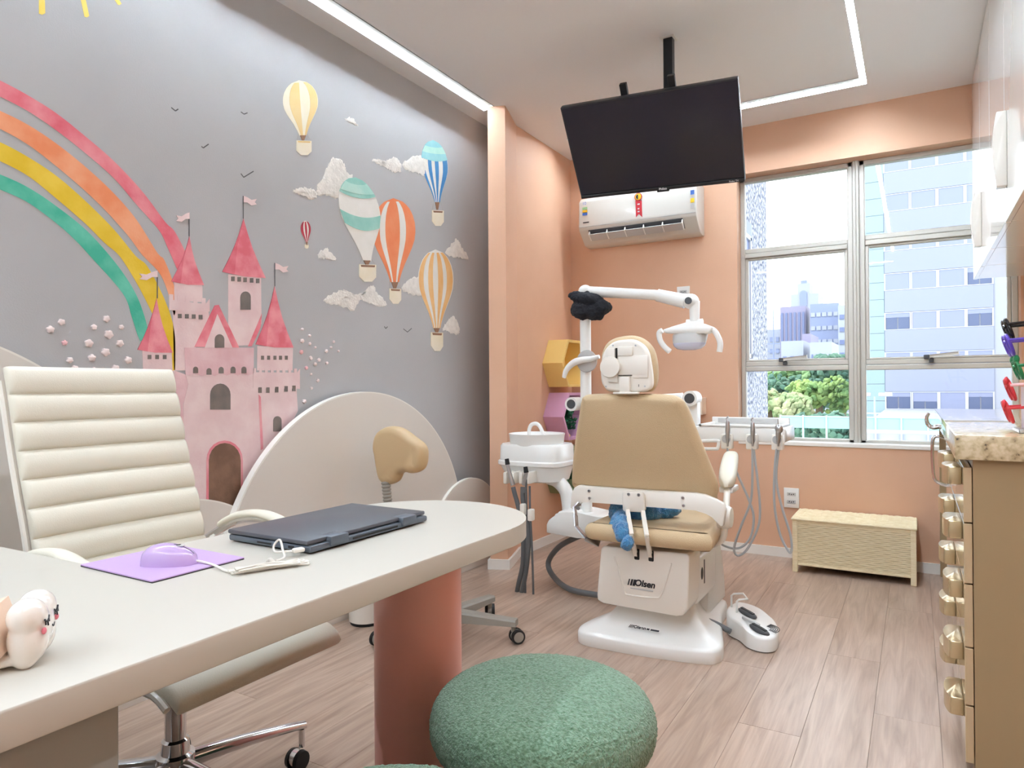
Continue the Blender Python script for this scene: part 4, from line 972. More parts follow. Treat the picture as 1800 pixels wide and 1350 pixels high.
for k in range(5):
    a = math.radians(73.6+72*k); d = Vector((math.cos(a), math.sin(a), 0)); sdv_ = Vector((-d.y, d.x, 0)); e = hub+d*.335; rs = []
    for f in range(9):
        u = f/8; c = hub+d*(.03+.315*u)+Vector((0, 0, .135-.02*u*u)); w = .022-.008*u; h = .022-.011*u
        rs.append([c+sdv_*w*math.cos(t_)+Vector((0, 0, h*math.sin(t_))) for t_ in [2*PI*j/14 for j in range(14)]])
    b = B(); b.rings(rs); leg = b.done('leg', 'chrome', oc)
    ang = a+1.9; wd_ = Vector((math.cos(ang), math.sin(ang), 0)); cw = e+Vector((-wd_.y*.018, wd_.x*.018, .028))
    b = B(); b.cyl((e.x, e.y, .105), (e.x, e.y, .055), .008, seg=12); b.cyl(cw-wd_*.009+Vector((0, 0, .003)), cw+wd_*.009+Vector((0, 0, .003)), .024, seg=20); b.done('caster_yoke', 'chrome', leg)
    for s in (-1, 1): b = B(); b.cyl(cw+wd_*s*.010, cw+wd_*s*.022, .028, .026, 22); b.done('wheel', 'rubber_black', leg)
# ------------------------------------------------------------------ green boucle stools
def boucle_stool(label, cx, cy):
    t = thing('boucle_stool', label, 'stool', (cx, cy, 0), 'green boucle stools')
    prof = [(0, .475), (.06, .4745), (.12, .470), (.17, .459), (.205, .442), (.222, .42), (.228, .395), (.224, .368), (.21, .345), (.19, .33), (.175, .326)]
    seg, rs = 260, []
    P = spline([(r, 0, h) for r, h in prof], 14)
    for p in P:
        ring = []
        for k in range(seg):
            a = 2*PI*k/seg; v = Vector((p.x*math.cos(a), p.x*math.sin(a), p.z))
            n = Vector((v.x, v.y, (p.z-.38)*2.2)).normalized()
            h = .0024*noise.noise(v*170)+.0020*noise.noise(v*330+Vector((5, 3, 1)))
            ring.append(Vector((cx, cy, 0))+v+n*h)
        rs.append(ring)
    b = B(); b.rings(rs[1:]); b.done('cushion', 'boucle', t, smooth=180)
    rs = []
    for i in range(46):
        z_ = .335-.335*i/45; ring = []
        for k in range(180):
            a = 2*PI*k/180; r = .19+.003*math.sin(PI*i/45)
            v = Vector((math.cos(a)*r, math.sin(a)*r, z_)); h = .0026*noise.noise(v*150)
            ring.append(Vector((cx, cy, 0))+v+Vector((math.cos(a), math.sin(a), 0))*h)
        rs.append(ring)
    b = B(); b.rings(rs); b.done('base', 'boucle', t, smooth=180)
boucle_stool('green boucle mushroom stool beside the pink column', -.66, 1.235)
boucle_stool('green boucle stool at the bottom edge, only the top of its seat showing', -.635, .715)
# ------------------------------------------------------------------ dental stool
sc_ = Vector((-1.735, 2.40, 0))
ds = thing('dentist_stool', 'beige dentist stool with a curved backrest on grey casters', 'stool', sc_)
def bk(px, py, y=2.42): return at(px, py, y=y)
outl = [bk(*p) for p in ((655, 763), (668, 752), (684, 750), (700, 757), (714, 768), (728, 779), (734, 792), (734, 812), (729, 827), (716, 833), (703, 831), (692, 835), (685, 848), (672, 853), (662, 846), (657, 830), (653, 805), (650, 785))]
b = B(); b.cushion(spline(outl, 5, True), (.02, .075, 0), .034, 0, 7)
b.done('backrest', 'leather_beige', ds, smooth=80)
st0, st1 = at(678, 846, y=2.44), at(684, 905, y=2.44)
b = B(); nn = 60
b.tube([st0.lerp(st1, k/nn) for k in range(nn+1)], .02, 16, rr=lambda t: .017+.005*abs(math.sin(t*nn*PI/6)))
b.done('bellows', 'stool_grey', ds, smooth=60)
b = B(); b.tube([st1, st1+Vector((0, 0, -.06)), (st1.x+.05, st1.y, .44), (sc_.x, sc_.y, .43)], .014, 10, 5); b.done('back_support', 'stool_grey', ds)
b = B(); b.lathe([(.05, .44), (.17, .445), (.19, .46), (.195, .485), (.185, .51), (.14, .525), (.05, .528)], sc_, 'z', 40); b.done('seat', 'leather_beige', ds, smooth=60)
b = B(); b.lathe([(.022, .44), (.022, .26), (.034, .255), (.034, .13), (.05, .12), (.05, .07)], sc_, 'z', 24); b.done('column', 'stool_grey', ds)
for k in range(5):
    a = math.radians(13+72*k); d = Vector((math.cos(a), math.sin(a), 0)); s_ = Vector((-d.y, d.x, 0)); rs = []
    for u in (0, .3, .6, .9, 1.):
        c = sc_+d*(.03+.275*u); w = .03-.01*u; zt = .118-.016*u; zb2 = .07+.005*u
        rs.append([c+s_*w*x_+Vector((0, 0, z_)) for x_, z_ in ((-1, zb2), (1, zb2), (1, zt-.008), (.75, zt), (-.75, zt), (-1, zt-.008))])
    b = B(); b.rings(rs); leg = b.done('leg', 'stool_grey', ds, smooth=30)
    e = sc_+d*.29; an = a-.9; wv = Vector((math.cos(an), math.sin(an), 0)); cw = e+Vector((-wv.y*.016, wv.x*.016, .03))
    b = B(); b.cyl((e.x, e.y, .08), (e.x, e.y, .05), .01, seg=12); b.cyl(cw-wv*.008, cw+wv*.008, .026, seg=20); b.done('caster_yoke', 'stool_grey', leg)
    for s in (-1, 1):
        b = B(); b.cyl(cw+wv*s*.009, cw+wv*s*.022, .030, .029, 24); wh = b.done('wheel', 'rubber_black', leg)
        b = B(); b.cyl(cw+wv*s*.021, cw+wv*s*.0235, .022, .021, 24); b.done('wheel_cap', 'stool_grey', leg)
# ------------------------------------------------------------------ cream bin by the mural wall
b = B(); rs = []
bn = thing('waste_bin', 'cream oval waste bin on the floor by the mural wall', 'bin', (-2.17, 2.36, 0))
def oval(r, z): return [Vector((-2.17+r*math.cos(a), 2.36+(.06 if math.sin(a) > 0 else -.0)+r*math.sin(a), z)) for a in [2*PI*k/40 for k in range(40)]]
b.rings([oval(.07, .012), oval(.076, .015), oval(.08, .30), oval(.076, .305), oval(.05, .305)]); b.done('body', 'plastic_ivory', bn)
b = B(); b.rings([oval(.07, 0), oval(.072, .012)]); b.done('foot_ring', 'rubber_black', bn)
# ------------------------------------------------------------------ wicker chest
CH = (-.617, -.003, 4.2, 4.52)
ch = thing('wicker_chest', 'pale woven bamboo chest with a lid under the window', 'chest', ((CH[0]+CH[1])/2, 4.36, 0))
x0, x1, y0, y1 = CH
for x_ in (x0, x1-.028):
    for y_ in (y0, y1-.028): b = B(); b.box(x_, x_+.028, y_, y_+.028, 0, .295, .003, 1); b.done('corner_post', 'wicker', ch)
b = B(); b.box(x0+.01, x1-.01, y0+.012, y1-.012, .045, .28); b.done('lining', 'wicker_dark', ch, smooth=0)
for z_ in (.04, .282):
    b = B(); b.box(x0+.028, x1-.028, y0+.001, y0+.018, z_, z_+.014, .003, 1); b.done('rail', 'wicker', ch)
def weave(xa, xb, ya, yb, z0, z1, rows, cols, out):
    """strips woven over and under upright stakes; one joined part"""
    q = B(); d = Vector((xb-xa, yb-ya, 0)); L0 = d.length; d.normalize(); out = Vector(out); h = (z1-z0)/rows
    for r in range(rows):
        n = cols*3; lo = []
        for k in range(n+1):
            u = k/n; w = .0022*math.cos(PI*(u*cols)+PI*(r % 2)); lo.append(Vector((xa, ya, 0))+d*L0*u+out*w)
        za, zb2 = z0+h*r+.0006, z0+h*(r+1)-.0006
        q.rings([[p+Vector((0, 0, za)), p+out*.0025+Vector((0, 0, za+h*.15)), p+out*.0025+Vector((0, 0, zb2-h*.15)), p+Vector((0, 0, zb2))] for p in lo], False, False, False)
    return q
o = weave(x0+.028, x1-.028, y0+.006, y0+.006, .054, .283, 21, 15, (0, -1, 0)).done('front_weave', 'wicker', ch, kind='stuff')
for xx, s in ((x0+.008, -1), (x1-.008, 1)): weave(xx, xx, y0+.028, y1-.028, .054, .283, 21, 8, (s, 0, 0)).done('side_weave', 'wicker', ch, kind='stuff')
b = B(); b.box(x0-.006, x1+.004, y0-.008, y1+.004, .296, .308, .003, 1); lidc = b.done('lid', 'wicker', ch)
q = B(); rows = 26
for r in range(rows):
    n = 60; ya, yb = y0+(y1-y0)*r/rows+.0008, y0+(y1-y0)*(r+1)/rows-.0008; lo = []
    for k in range(n+1): lo.append(Vector((x0+(x1-x0)*k/n, 0, .3105+.0025*math.cos(PI*k/n*20+PI*(r % 2)))))
    q.rings([[p+Vector((0, ya, -.002)), p+Vector((0, ya+.002, .0015)), p+Vector((0, yb-.002, .0015)), p+Vector((0, yb, -.002))] for p in lo], False, False, False)
q.done('lid_weave', 'wicker', lidc, kind='stuff')
# ------------------------------------------------------------------ sockets
def socket(label, px, pz, w, h):
    t = thing('wall_socket', label, 'socket', (px, YB, pz), 'white wall sockets')
    b = B(); b.box(px-w/2, px+w/2, YB-.009, YB, pz-h/2, pz+h/2, .002, 2); b.done('plate', 'plastic_white', t)
    for s in (-1, 1):
        b = B(); b.box(px-w*.29, px+w*.29, YB-.0105, YB-.008, pz+s*h*.19-.011, pz+s*h*.19+.011, .001, 1); ins = b.done('insert', 'plastic_grey', t)
        b = B()
        for dx in (-.012, 0, .012): b.cyl((px+dx, YB-.0112, pz+s*h*.19-(.002 if dx == 0 else 0)), (px+dx, YB-.01, pz+s*h*.19-(.002 if dx == 0 else 0)), .0035, seg=10)
        b.done('pin_holes', 'ink', ins)
socket('white double wall socket above the wicker chest', -.668, .37, .088, .122)
socket('white wall socket behind the examination lamp arm', -1.335, 1.672, .085, .12)
# ------------------------------------------------------------------ hexagon shelves on the niche wall
def hexshelf(label, cy, cz, R, m, dep=.15, xw=XS):
    t = thing('hexagon_shelf', label, 'shelf', (xw, cy, cz-R*.866), 'hexagon shelves in the corner')
    V = [(cy+R*math.cos(PI/3*k), cz+R*math.sin(PI/3*k)) for k in range(6)]; ri = R-.018/.866
    I = [(cy+ri*math.cos(PI/3*k), cz+ri*math.sin(PI/3*k)) for k in range(6)]
    for k in range(6):
        j = (k+1) % 6; b = B(); b.prism([(xw+.001, V[k][0], V[k][1]), (xw+.001, V[j][0], V[j][1]), (xw+.001, I[j][0], I[j][1]), (xw+.001, I[k][0], I[k][1])], (dep, 0, 0)); b.done('side_board', m, t, smooth=0)
    b = B(); b.prism([(xw+.001, y, z) for y, z in I], (.006, 0, 0)); b.done('back_board', m, t, smooth=0)
hexshelf('yellow hexagon shelf at the top of the corner stack', 4.265, 1.225, .185, 'hex_yellow')
hexshelf('lilac hexagon shelf in the middle of the corner stack', 4.27, .865, .185, 'hex_lilac')
hexshelf('sage green hexagon shelf low in the corner behind the basin', 4.275, .50, .185, 'hex_green')
# leafy plants in the lilac and green shelves
def leafy(label, c, rad, n, seed, m='leaf_green'):
    rnd = random.Random(seed); q = B(); c = Vector(c)
    for k in range(n):
        p = c+Vector((rnd.uniform(-1, 1)*rad[0], rnd.uniform(-1, 1)*rad[1], rnd.uniform(-1, 1)*rad[2]))
        d = Vector((rnd.uniform(.1, 1), rnd.uniform(-1, 1), rnd.uniform(-.8, .8))).normalized(); s = d.cross(Vector((rnd.random(), rnd.random(), rnd.random()))).normalized(); u = d.cross(s)
        l_, w = .035, .016
        q.rings([[p-s*.002, p+u*.001, p+s*.002], [p+d*l_*.5-s*w, p+d*l_*.5+u*.004, p+d*l_*.5+s*w], [p+d*l_-s*.002, p+d*l_+u*.001, p+d*l_+s*.002]], False, False, False)
    o = q.done('foliage', m, loc=c, smooth=0, kind='stuff'); tag(o, label, 'foliage')
leafy('dark green artificial leaves filling the lilac hexagon shelf', (XS+.075, 4.26, .85), (.03, .08, .085), 260, 2)
leafy('dark leaves in the green hexagon shelf', (XS+.075, 4.29, .50), (.03, .07, .07), 120, 5)
b = B(); b.ell((XS+.12, 4.2, .735), (.016, .02, .018)); b.ell((XS+.12, 4.225, .732), (.014, .016, .015)); tag(b.done('toy_fruit', 'hex_yellow', loc=(XS+.12, 4.21, .722)), 'small yellow ball toys at the bottom of the lilac shelf', 'toy')
# small cream shelf on the back wall with a toy
sh = thing('box_shelf', 'small cream box shelf on the salmon wall behind the backrest', 'shelf', (-1.25, YB, .88))
b = B(); b.box(-1.35, -1.19, YB-.1, YB, .88, .892); b.done('bottom_board', 'hex_cream', sh, smooth=0)
b = B(); b.box(-1.202, -1.19, YB-.1, YB, .892, .99); b.done('side_board', 'hex_cream', sh, smooth=0)
ty_ = thing('toy', 'small red and blue toy on the cream box shelf', 'toy', (-1.235, YB-.06, .892))
b = B(); b.box(-1.265, -1.212, YB-.075, YB-.045, .892, .95, .008, 2); b.done('body', 'toy_red', ty_); b = B(); b.ell((-1.232, YB-.08, .915), (.02, .012, .022)); b.done('belly', 'toy_blue', ty_)
# ------------------------------------------------------------------ dental chair
dc = thing('dental_chair', 'reclining beige dental chair seen from behind on a white base', 'dental chair', (-.95, 2.9, 0))
def s2(zx, zy): return (960+zx*460/1634, 580+zy*380/1350)
def s3(zx, zy): return (960+zx*460/1800, 840+zy*340/1330)
def s5(zx, zy): return (1040+zx*140/1454, 580+zy*130/1350)
base = spline([(-1.238, 2.65, 0), (-1.21, 2.60, 0), (-1.13, 2.585, 0), (-.9, 2.60, 0), (-.71, 2.635, 0), (-.662, 2.675, 0), (-.66, 2.75, 0), (-.70, 2.9, 0), (-.75, 3.1, 0), (-.80, 3.33, 0), (-1.08, 3.33, 0), (-1.14, 3.1, 0), (-1.19, 2.9, 0), (-1.23, 2.74, 0)], 6, True)
cb = Vector((-.95, 2.97, 0))
def inset(P, f, z): return [cb+(p-cb)*f+Vector((0, 0, z)) for p in P]
b = B(); b.rings([inset(base, .995, 0), inset(base, 1, .004), inset(base, 1, .042), inset(base, .985, .052), inset(base, .95, .058), inset(base, .8, .072), inset(base, .66, .095), inset(base, .56, .13), inset(base, .5, .16)])
basep = b.done('base_plate', 'plastic_white', dc, smooth=50)
for px, py in ((1042, 1131), (1214, 1158)):
    p = at(px, py, y=2.592 if px < 1100 else 2.632); b = B(); b.cyl(p+Vector((0, .008, 0)), p+Vector((.001, -.006, 0)), .009, seg=16); b.done('cap', 'plastic_ivory', basep)
p = at(1121, 1104, z=.082); text('logo', '///Olsen', 'ink', p+Vector((0, -.002, .004)), (1, .02, 0), (0, .915, .40), .022, basep, True)
for k, w_ in ((0, .012), (1, .035)):
    p = at(1139+k*7, 1107.5+k*1.4, z=.082)+Vector((0, -.002, .004)); b = B(); b.obox(p+Vector((w_/2-.005, 0, 0)), (w_, .008, .0008), Euler((.41, 0, .02)).to_matrix()); b.done('print', 'ink', basep, smooth=0)
# cover box
fr = [(1061, 960), (1208, 974), (1212, 980), (1209, 1070), (1200, 1083), (1190, 1083), (1060, 1061), (1050, 1055), (1049, 1045), (1056, 965)]
P = [at(px, py, y=2.66) for px, py in fr]
b = B(); b.prism(P, (0, .16, 0), .012, 3); cov = b.done('cover', 'plastic_ivory', dc, smooth=50)
b = B(); b.tube([at(*q, y=2.659) for q in ((1080, 978), (1090, 1012), (1098, 1040), (1106, 1046), (1152, 1051), (1162, 1045), (1172, 1018), (1180, 990))], .0035, 8, 5); b.done('moulding', 'plastic_ivory', cov)
p = at(1127, 1026, y=2.6585); text('logo', 'Olsen', 'ink', p+Vector((.014, 0, 0)), (1, 0, 0), (0, 0, 1), .036, cov, True, shear=.2)
for k in range(3):
    q = p+Vector((-.052+.012*k, 0, 0)); b = B(); w = .0025+.0015*k; b.prism([q+Vector((-w-.004, 0, -.013)), q+Vector((w-.004, 0, -.013)), q+Vector((w+.003, 0, .013)), q+Vector((-w+.003, 0, .013))], (0, -.0006, 0)); b.done('logo_bar', 'ink', cov, smooth=0)
p2_ = at(1128, 1036.5, y=2.6585); b = B(); b.box(p2_.x-.048, p2_.x+.048, 2.6578, 2.6592, p2_.z-.0025, p2_.z+.0025); b.done('print', 'plastic_grey', cov, smooth=0)
for q in ((1118, 976), (1143, 979)):
    b = B(); p = at(*q, y=2.659); b.box(p.x-.008, p.x+.014, 2.657, 2.67, p.z-.018, p.z+.025, .003, 1); b.done('slot', 'rubber_black', cov)
b = B(); b.box(-.83, -.775, 2.80, 3.1, .17, .36, .015, 3); arm = b.done('lift_arm', 'plastic_white', dc)
b = B(); b.ell((-.7745, 2.87, .285), (.0012, .018, .026)); b.box(-.7755, -.7742, 2.90, 2.912, .235, .335); b.done('emblem', 'ink', arm)
b = B(); b.box(-.95, -.83, 3.02, 3.2, .09, .40, .02, 2); b.done('column', 'black_gloss', dc)
hs = spline([(0, 3.0, .07), (0, 3.02, .3), (0, 3.06, .405), (0, 3.13, .42), (0, 3.2, .37), (0, 3.28, .2), (0, 3.31, .07)], 6)
b = B(); b.prism([(-.84, p.y, p.z) for p in hs], (.055, 0, 0), .008, 2); b.done('housing', 'plastic_white', dc, smooth=50); b = B(); b.prism([(-1.16, p.y, p.z) for p in hs], (.055, 0, 0), .008, 2); b.done('housing', 'plastic_white', dc, smooth=50)
# seat and leg rest
seat = spline([(-1.17, 2.61, .43), (-.93, 2.605, .43), (-.70, 2.625, .43), (-.672, 2.68, .43), (-.70, 2.9, .43), (-.75, 3.15, .43), (-.82, 3.3, .43), (-1.06, 3.3, .43), (-1.14, 3.15, .43), (-1.19, 2.9, .43), (-1.195, 2.68, .43)], 6, True)
b = B(); b.cushion(seat, (0, 0, .07), .033, 0, 6); b.done('seat', 'beige_pad', dc, smooth=70)
lr = [(-1.09, 3.31, .435), (-.84, 3.31, .435), (-.90, 3.5, .36), (-.96, 3.78, .24), (-1.0, 3.83, .22), (-1.12, 3.83, .22), (-1.15, 3.78, .24), (-1.12, 3.5, .36)]
b = B(); b.cushion(spline(lr, 5, True), (0, .03, .06), .028, 0, 5); b.done('leg_rest', 'beige_pad', dc, smooth=70)
b = B(); b.box(-1.1, -.78, 2.75, 3.3, .385, .436, .01, 2); b.done('seat_frame', 'plastic_ivory', dc)
# backrest
def bp(px, py, dy=0.): return at(px, py, y=2.72-.12*(860-py)/170+dy)
bo = [s2(*q) for q in ((225, 405), (300, 392), (520, 390), (740, 395), (815, 412), (860, 460), (905, 570), (965, 720), (1030, 880), (1056, 960), (1052, 1025), (1000, 1075), (600, 1070), (230, 1040), (160, 985), (146, 920), (165, 700), (190, 540), (203, 450))]
b = B(); b.cushion(spline([bp(*q) for q in bo], 5, True), (.0, .075, -.012), .034, 0, 6); b.done('backrest', 'beige_pad', dc, smooth=70)
# bracket bar across the back
Y_ = 2.685
bar = [s2(*q) for q in ((150, 1110), (158, 1020), (175, 985), (205, 968), (240, 975), (600, 1003), (930, 1020), (990, 1030), (1060, 1062), (1105, 1085), (1120, 1130), (1105, 1225), (1085, 1232), (1040, 1165), (1000, 1143), (930, 1127), (600, 1102), (260, 1076), (220, 1072), (195, 1090), (175, 1130))]
b = B(); b.prism([at(*q, y=Y_) for q in bar], (0, .028, 0), .004, 2); brk = b.done('back_bracket', 'plastic_ivory', dc, smooth=50)
for q in ((268, 1005), (272, 1050), (853, 1048), (858, 1097)):
    p = at(*s2(*q), y=Y_); b = B(); b.cyl(p+Vector((0, .004, 0)), p-Vector((0, .005, 0)), .007, .005, 14); b.done('screw', 'steel', brk)
cl = [s2(*q) for q in ((485, 1010), (500, 1003), (605, 1010), (618, 1020), (628, 1120), (612, 1136), (500, 1130), (488, 1118))]
b = B(); b.prism([at(*q, y=Y_-.001) for q in cl], (0, -.022, 0), .005, 2); clm = b.done('rod_clamp', 'plastic_ivory', dc, smooth=50)
for q in ((515, 1026), (578, 1030)):
    p = at(*s2(*q), y=Y_-.023); b = B(); b.cyl(p+Vector((0, .003, 0)), p-Vector((0, .003, 0)), .008, .006, 16); b.done('screw', 'steel', clm)
for top, mid, low in (((1103, 897), (1110, 940), (1117, 975)), ((1130, 899), (1137, 942), (1143, 977))):
    b = B(); b.bar(at(*top, y=2.66), at(*mid, y=2.575), .012, .014, .002); b.bar(at(*mid, y=2.575), at(*low, y=2.655), .012, .014, .002); b.done('recline_rod', 'plastic_ivory', dc)
strap = [at(1019, 884, y=2.69), at(1010, 893, y=2.68), at(1012, 905, y=2.66), at(1013, 925, y=2.64), at(1030, 945, y=2.63), at(1052, 955, y=2.65)]
b = B()
for i in range(len(strap)-1): b.bar(strap[i], strap[i+1]+(strap[i+1]-strap[i]).normalized()*.004, .03, .007, .001, (1, 0, 0))
b.done('side_strap', 'steel', dc)
b = B(); p = at(1017, 893, y=2.672); b.cyl(p, p+Vector((0, -.006, 0)), .008, seg=14); b.done('screw', 'steel', dc)
# hinge, arm and arm rest on the right
hc = at(1277, 909, y=2.76)
b = B(); b.cyl((hc.x-.03, hc.y, hc.z), (hc.x+.004, hc.y, hc.z), .045, seg=28); b.cyl((hc.x+.004, hc.y, hc.z), (hc.x+.02, hc.y, hc.z), .047, .038, 28); b.done('hinge', 'plastic_ivory', dc)
b = B(); b.tube([hc+Vector((.0, 0, .02)), at(1277, 880, y=2.78), at(1279, 858, y=2.84), at(1281, 846, y=2.88)], .013, 12, 5)
b.tube([hc+Vector((0, 0, -.02)), at(1274, 930, y=2.77), at(1271, 945, y=2.79), at(1260, 955, y=2.82), at(1240, 960, y=2.85)], .013, 12, 5); b.done('arm_post', 'plastic_ivory', dc)
b = B(); pa, pb = at(1276, 853, y=2.80), at(1287, 800, y=3.22); rs = []; nn = 14
for k in range(nn+1):
    u = k/nn; c = pa.lerp(pb, u)+Vector((0, 0, .012*math.sin(PI*u))); e = math.sqrt(max(1-abs(2*u-1)**5, .05)); w, h = .037*e*(1-.1*u), .034*e
    rs.append([c+Vector((w*math.copysign(abs(math.cos(t_))**.6, math.cos(t_)), 0, h*math.copysign(abs(math.sin(t_))**.6, math.sin(t_)))) for t_ in [2*PI*j/20 for j in range(20)]])
b.rings(rs); b.done('armrest', 'leather_white', dc, smooth=60)
b = B(); p = at(1279, 860, y=2.86); b.box(p.x-.028, p.x+.028, p.y-.03, p.y+.08, p.z-.012, p.z+.012, .006, 2); b.done('armrest_mount', 'plastic_white', dc)
# headrest
HY = 2.585
ho = [s5(*q) for q in ((150, 560), (165, 420), (250, 250), (400, 160), (600, 122), (750, 125), (900, 180), (1030, 290), (1110, 430), (1150, 600), (1168, 800), (1152, 1000), (1100, 1110), (1000, 1150), (600, 1160), (300, 1145), (200, 1060), (150, 950), (138, 750))]
hi = [s5(*q) for q in ((160, 600), (190, 450), (280, 305), (420, 210), (620, 178), (780, 190), (930, 280), (1020, 410), (1062, 600), (1090, 800), (1098, 1000), (1050, 1100), (900, 1142), (600, 1140), (300, 1115), (215, 1040), (168, 940), (152, 750))]
b = B(); b.cushion(spline([at(*q, y=HY+.03) for q in ho], 5, True), (0, .06, .01), .025, 0); hr = b.done('headrest', 'beige_pad', dc, smooth=70)
b = B(); b.cushion(spline([at(*q, y=HY) for q in hi], 5, True), (0, .034, .004), .012, .0); b.done('shell', 'plastic_ivory', hr, smooth=60)
def hb(x0, y0, x1, y1, d0, d1, name, m='plastic_ivory', bev=.004):
    a, c = at(*s5(x0, y1), y=HY), at(*s5(x1, y0), y=HY); q = B(); q.box(a.x, c.x, HY-d1, HY-d0, a.z, c.z, bev, 2); return q.done(name, m, hr)
hb(490, 300, 760, 480, -.004, .012, 'hinge_cover'); hb(495, 460, 1035, 830, -.004, .007, 'panel'); hb(745, 700, 1035, 880, -.004, .006, 'panel')
hb(290, 335, 440, 540, -.004, .014, 'link'); hb(310, 790, 480, 955, -.004, .012, 'link'); hb(530, 850, 715, 1160, -.004, .016, 'stem'); hb(420, 1130, 880, 1172, .0, .02, 'stem_foot', bev=.003)
hb(445, 330, 470, 520, .001, .0055, 'gap', 'gap_dark', .0); hb(500, 820, 740, 838, -.001, .0065, 'gap', 'gap_dark', .0)
p = at(*s5(365, 678), y=HY); b = B(); b.lathe([(.028, HY+.005), (.041, HY-.004), (.043, HY-.018), (.041, HY-.023), (.02, HY-.025)], (p.x, 0, p.z), 'y', 36); b.done('knob', 'plastic_ivory', hr)
for q in ((388, 285), (800, 283), (262, 1030), (973, 1028)):
    p = at(*s5(*q), y=HY); b = B(); b.cyl(p+Vector((0, .006, 0)), p-Vector((0, .0025, 0)), .0042, .003, 12); b.done('screw', 'steel', hr)
p = at(*s5(860, 1020), y=HY-.0008); b = B(); b.ell(p+Vector((0, 0, .004)), (.002, .0005, .002)); b.ell(p-Vector((0, 0, .001)), (.0018, .0005, .005)); b.done('print', 'ink', hr)
# blue plush heap on the seat
q = B()
for c, r, ro in ((at(1122, 896, y=2.86), (.11, .085, .075), (0, 0, .1)), (at(1096, 900, y=2.82), (.06, .08, .075), (0, 0, 0)), (at(1165, 897, y=2.9), (.055, .05, .04), (0, .3, 0)), (at(1184, 895, y=2.9), (.03, .035, .03), (0, .3, 0)),
                 (at(1090, 918, y=2.72), (.035, .09, .05), (.3, 0, 0)), (at(1095, 935, y=2.60), (.032, .045, .045), (.5, 0, 0)), (at(1103, 955, y=2.565), (.024, .028, .032), (.2, .3, 0)), (at(1093, 925, y=2.64), (.034, .05, .05), (.4, 0, 0))):
    q.ell(c, r, ro, 3)
pl = q.done('plush_toy', 'fur_blue', loc=(-1.0, 2.85, .53), smooth=180); tag(pl, 'shaggy blue plush lying on the dental chair seat', 'plush toy')
rm = pl.modifiers.new('remesh', 'REMESH'); rm.mode = 'VOXEL'; rm.voxel_size = .0045; rm.use_smooth_shade = True
tx_ = bpy.data.textures.new('fur_clumps', 'CLOUDS'); tx_.noise_scale = .018; tx_.noise_depth = 3
dm = pl.modifiers.new('fur', 'DISPLACE'); dm.texture = tx_; dm.strength = .014; dm.texture_coords = 'LOCAL'
# ------------------------------------------------------------------ dental unit: basin, lamp and instrument tray
UY = 3.3
du = thing('dental_unit', 'white dental unit with spittoon basin, lamp post and instrument tray', 'dental unit', (-1.49, UY, .28))
def s7(zx, zy): return (870+zx*150/1012, 730+zy*200/1350)
def s1(zx, zy): return (960+zx*340/1639, 440+zy*280/1350)
def s6(zx, zy): return (1180+zx*220/1485, 660+zy*200/1350)
def sb(zx, zy): return (1240+zx/3.75, 740+zy/3.75)
ub = [(960, 937), (960, 922), (964, 914), (972, 908), (979, 905), (981, 899), (1013, 899), (1015, 904), (1040, 907), (1062, 908), (1062, 948), (1015, 946)]
b = B(); b.prism([at(*q, y=3.2) for q in ub], (0, .2, 0), .01, 2); b.box(-1.45, -.87, 3.27, 3.37, .30, .37, .01, 2); b.done('unit_base', 'plastic_white', du, smooth=45)
b = B(); b.tube([at(1000, 902, y=UY), at(999, 885, y=UY), at(994, 862, y=UY), at(980, 846, y=UY), at(965, 840, y=UY)], .036, 18, 6); b.done('basin_stem', 'plastic_white', du, smooth=60)
bc = Vector((at(941, 800, y=UY).x, UY+.02, 0)); hw = .2
def zz(py): return at(941, py, y=UY-.12).z
def sq(a_, b_, z_, off=0.): return [bc+Vector((a_*math.copysign(abs(math.cos(t))**.55, math.cos(t))+off, b_*math.copysign(abs(math.sin(t))**.55, math.sin(t)), z_)) for t in [2*PI*k/48 for k in range(48)]]
b = B(); b.rings([sq(.12, .1, zz(851), .01), sq(.155, .125, zz(848), .01), sq(.188, .148, zz(822))]); b.done('basin_lower', 'plastic_white', du, smooth=50)
b = B(); b.rings([sq(.192, .152, zz(822)), sq(.2, .158, zz(820)), sq(.2, .158, zz(814)), sq(.192, .152, zz(812))]); b.done('basin_rim', 'plastic_white', du, smooth=40)
b = B(); b.rings([sq(.19, .15, zz(812)), sq(.187, .148, zz(787)), sq(.178, .14, zz(783)), sq(.13, .11, zz(782.5))]); b.done('basin_body', 'plastic_white', du, smooth=40)
b = B(); b.lathe([(.146, zz(786)), (.153, zz(767)), (.155, zz(765)), (.148, zz(765)), (.143, zz(772)), (.09, zz(790)), (.03, zz(793))], bc, 'z', 44, cap=True); b.done('bowl', 'plastic_white', du, smooth=50)
b = B(); b.tube([at(*s7(*q), y=UY) for q in ((410, 260), (405, 180), (430, 115), (485, 98), (530, 130), (565, 200), (610, 275))], .0105, 12, 6); b.done('water_spout', 'plastic_white', du)
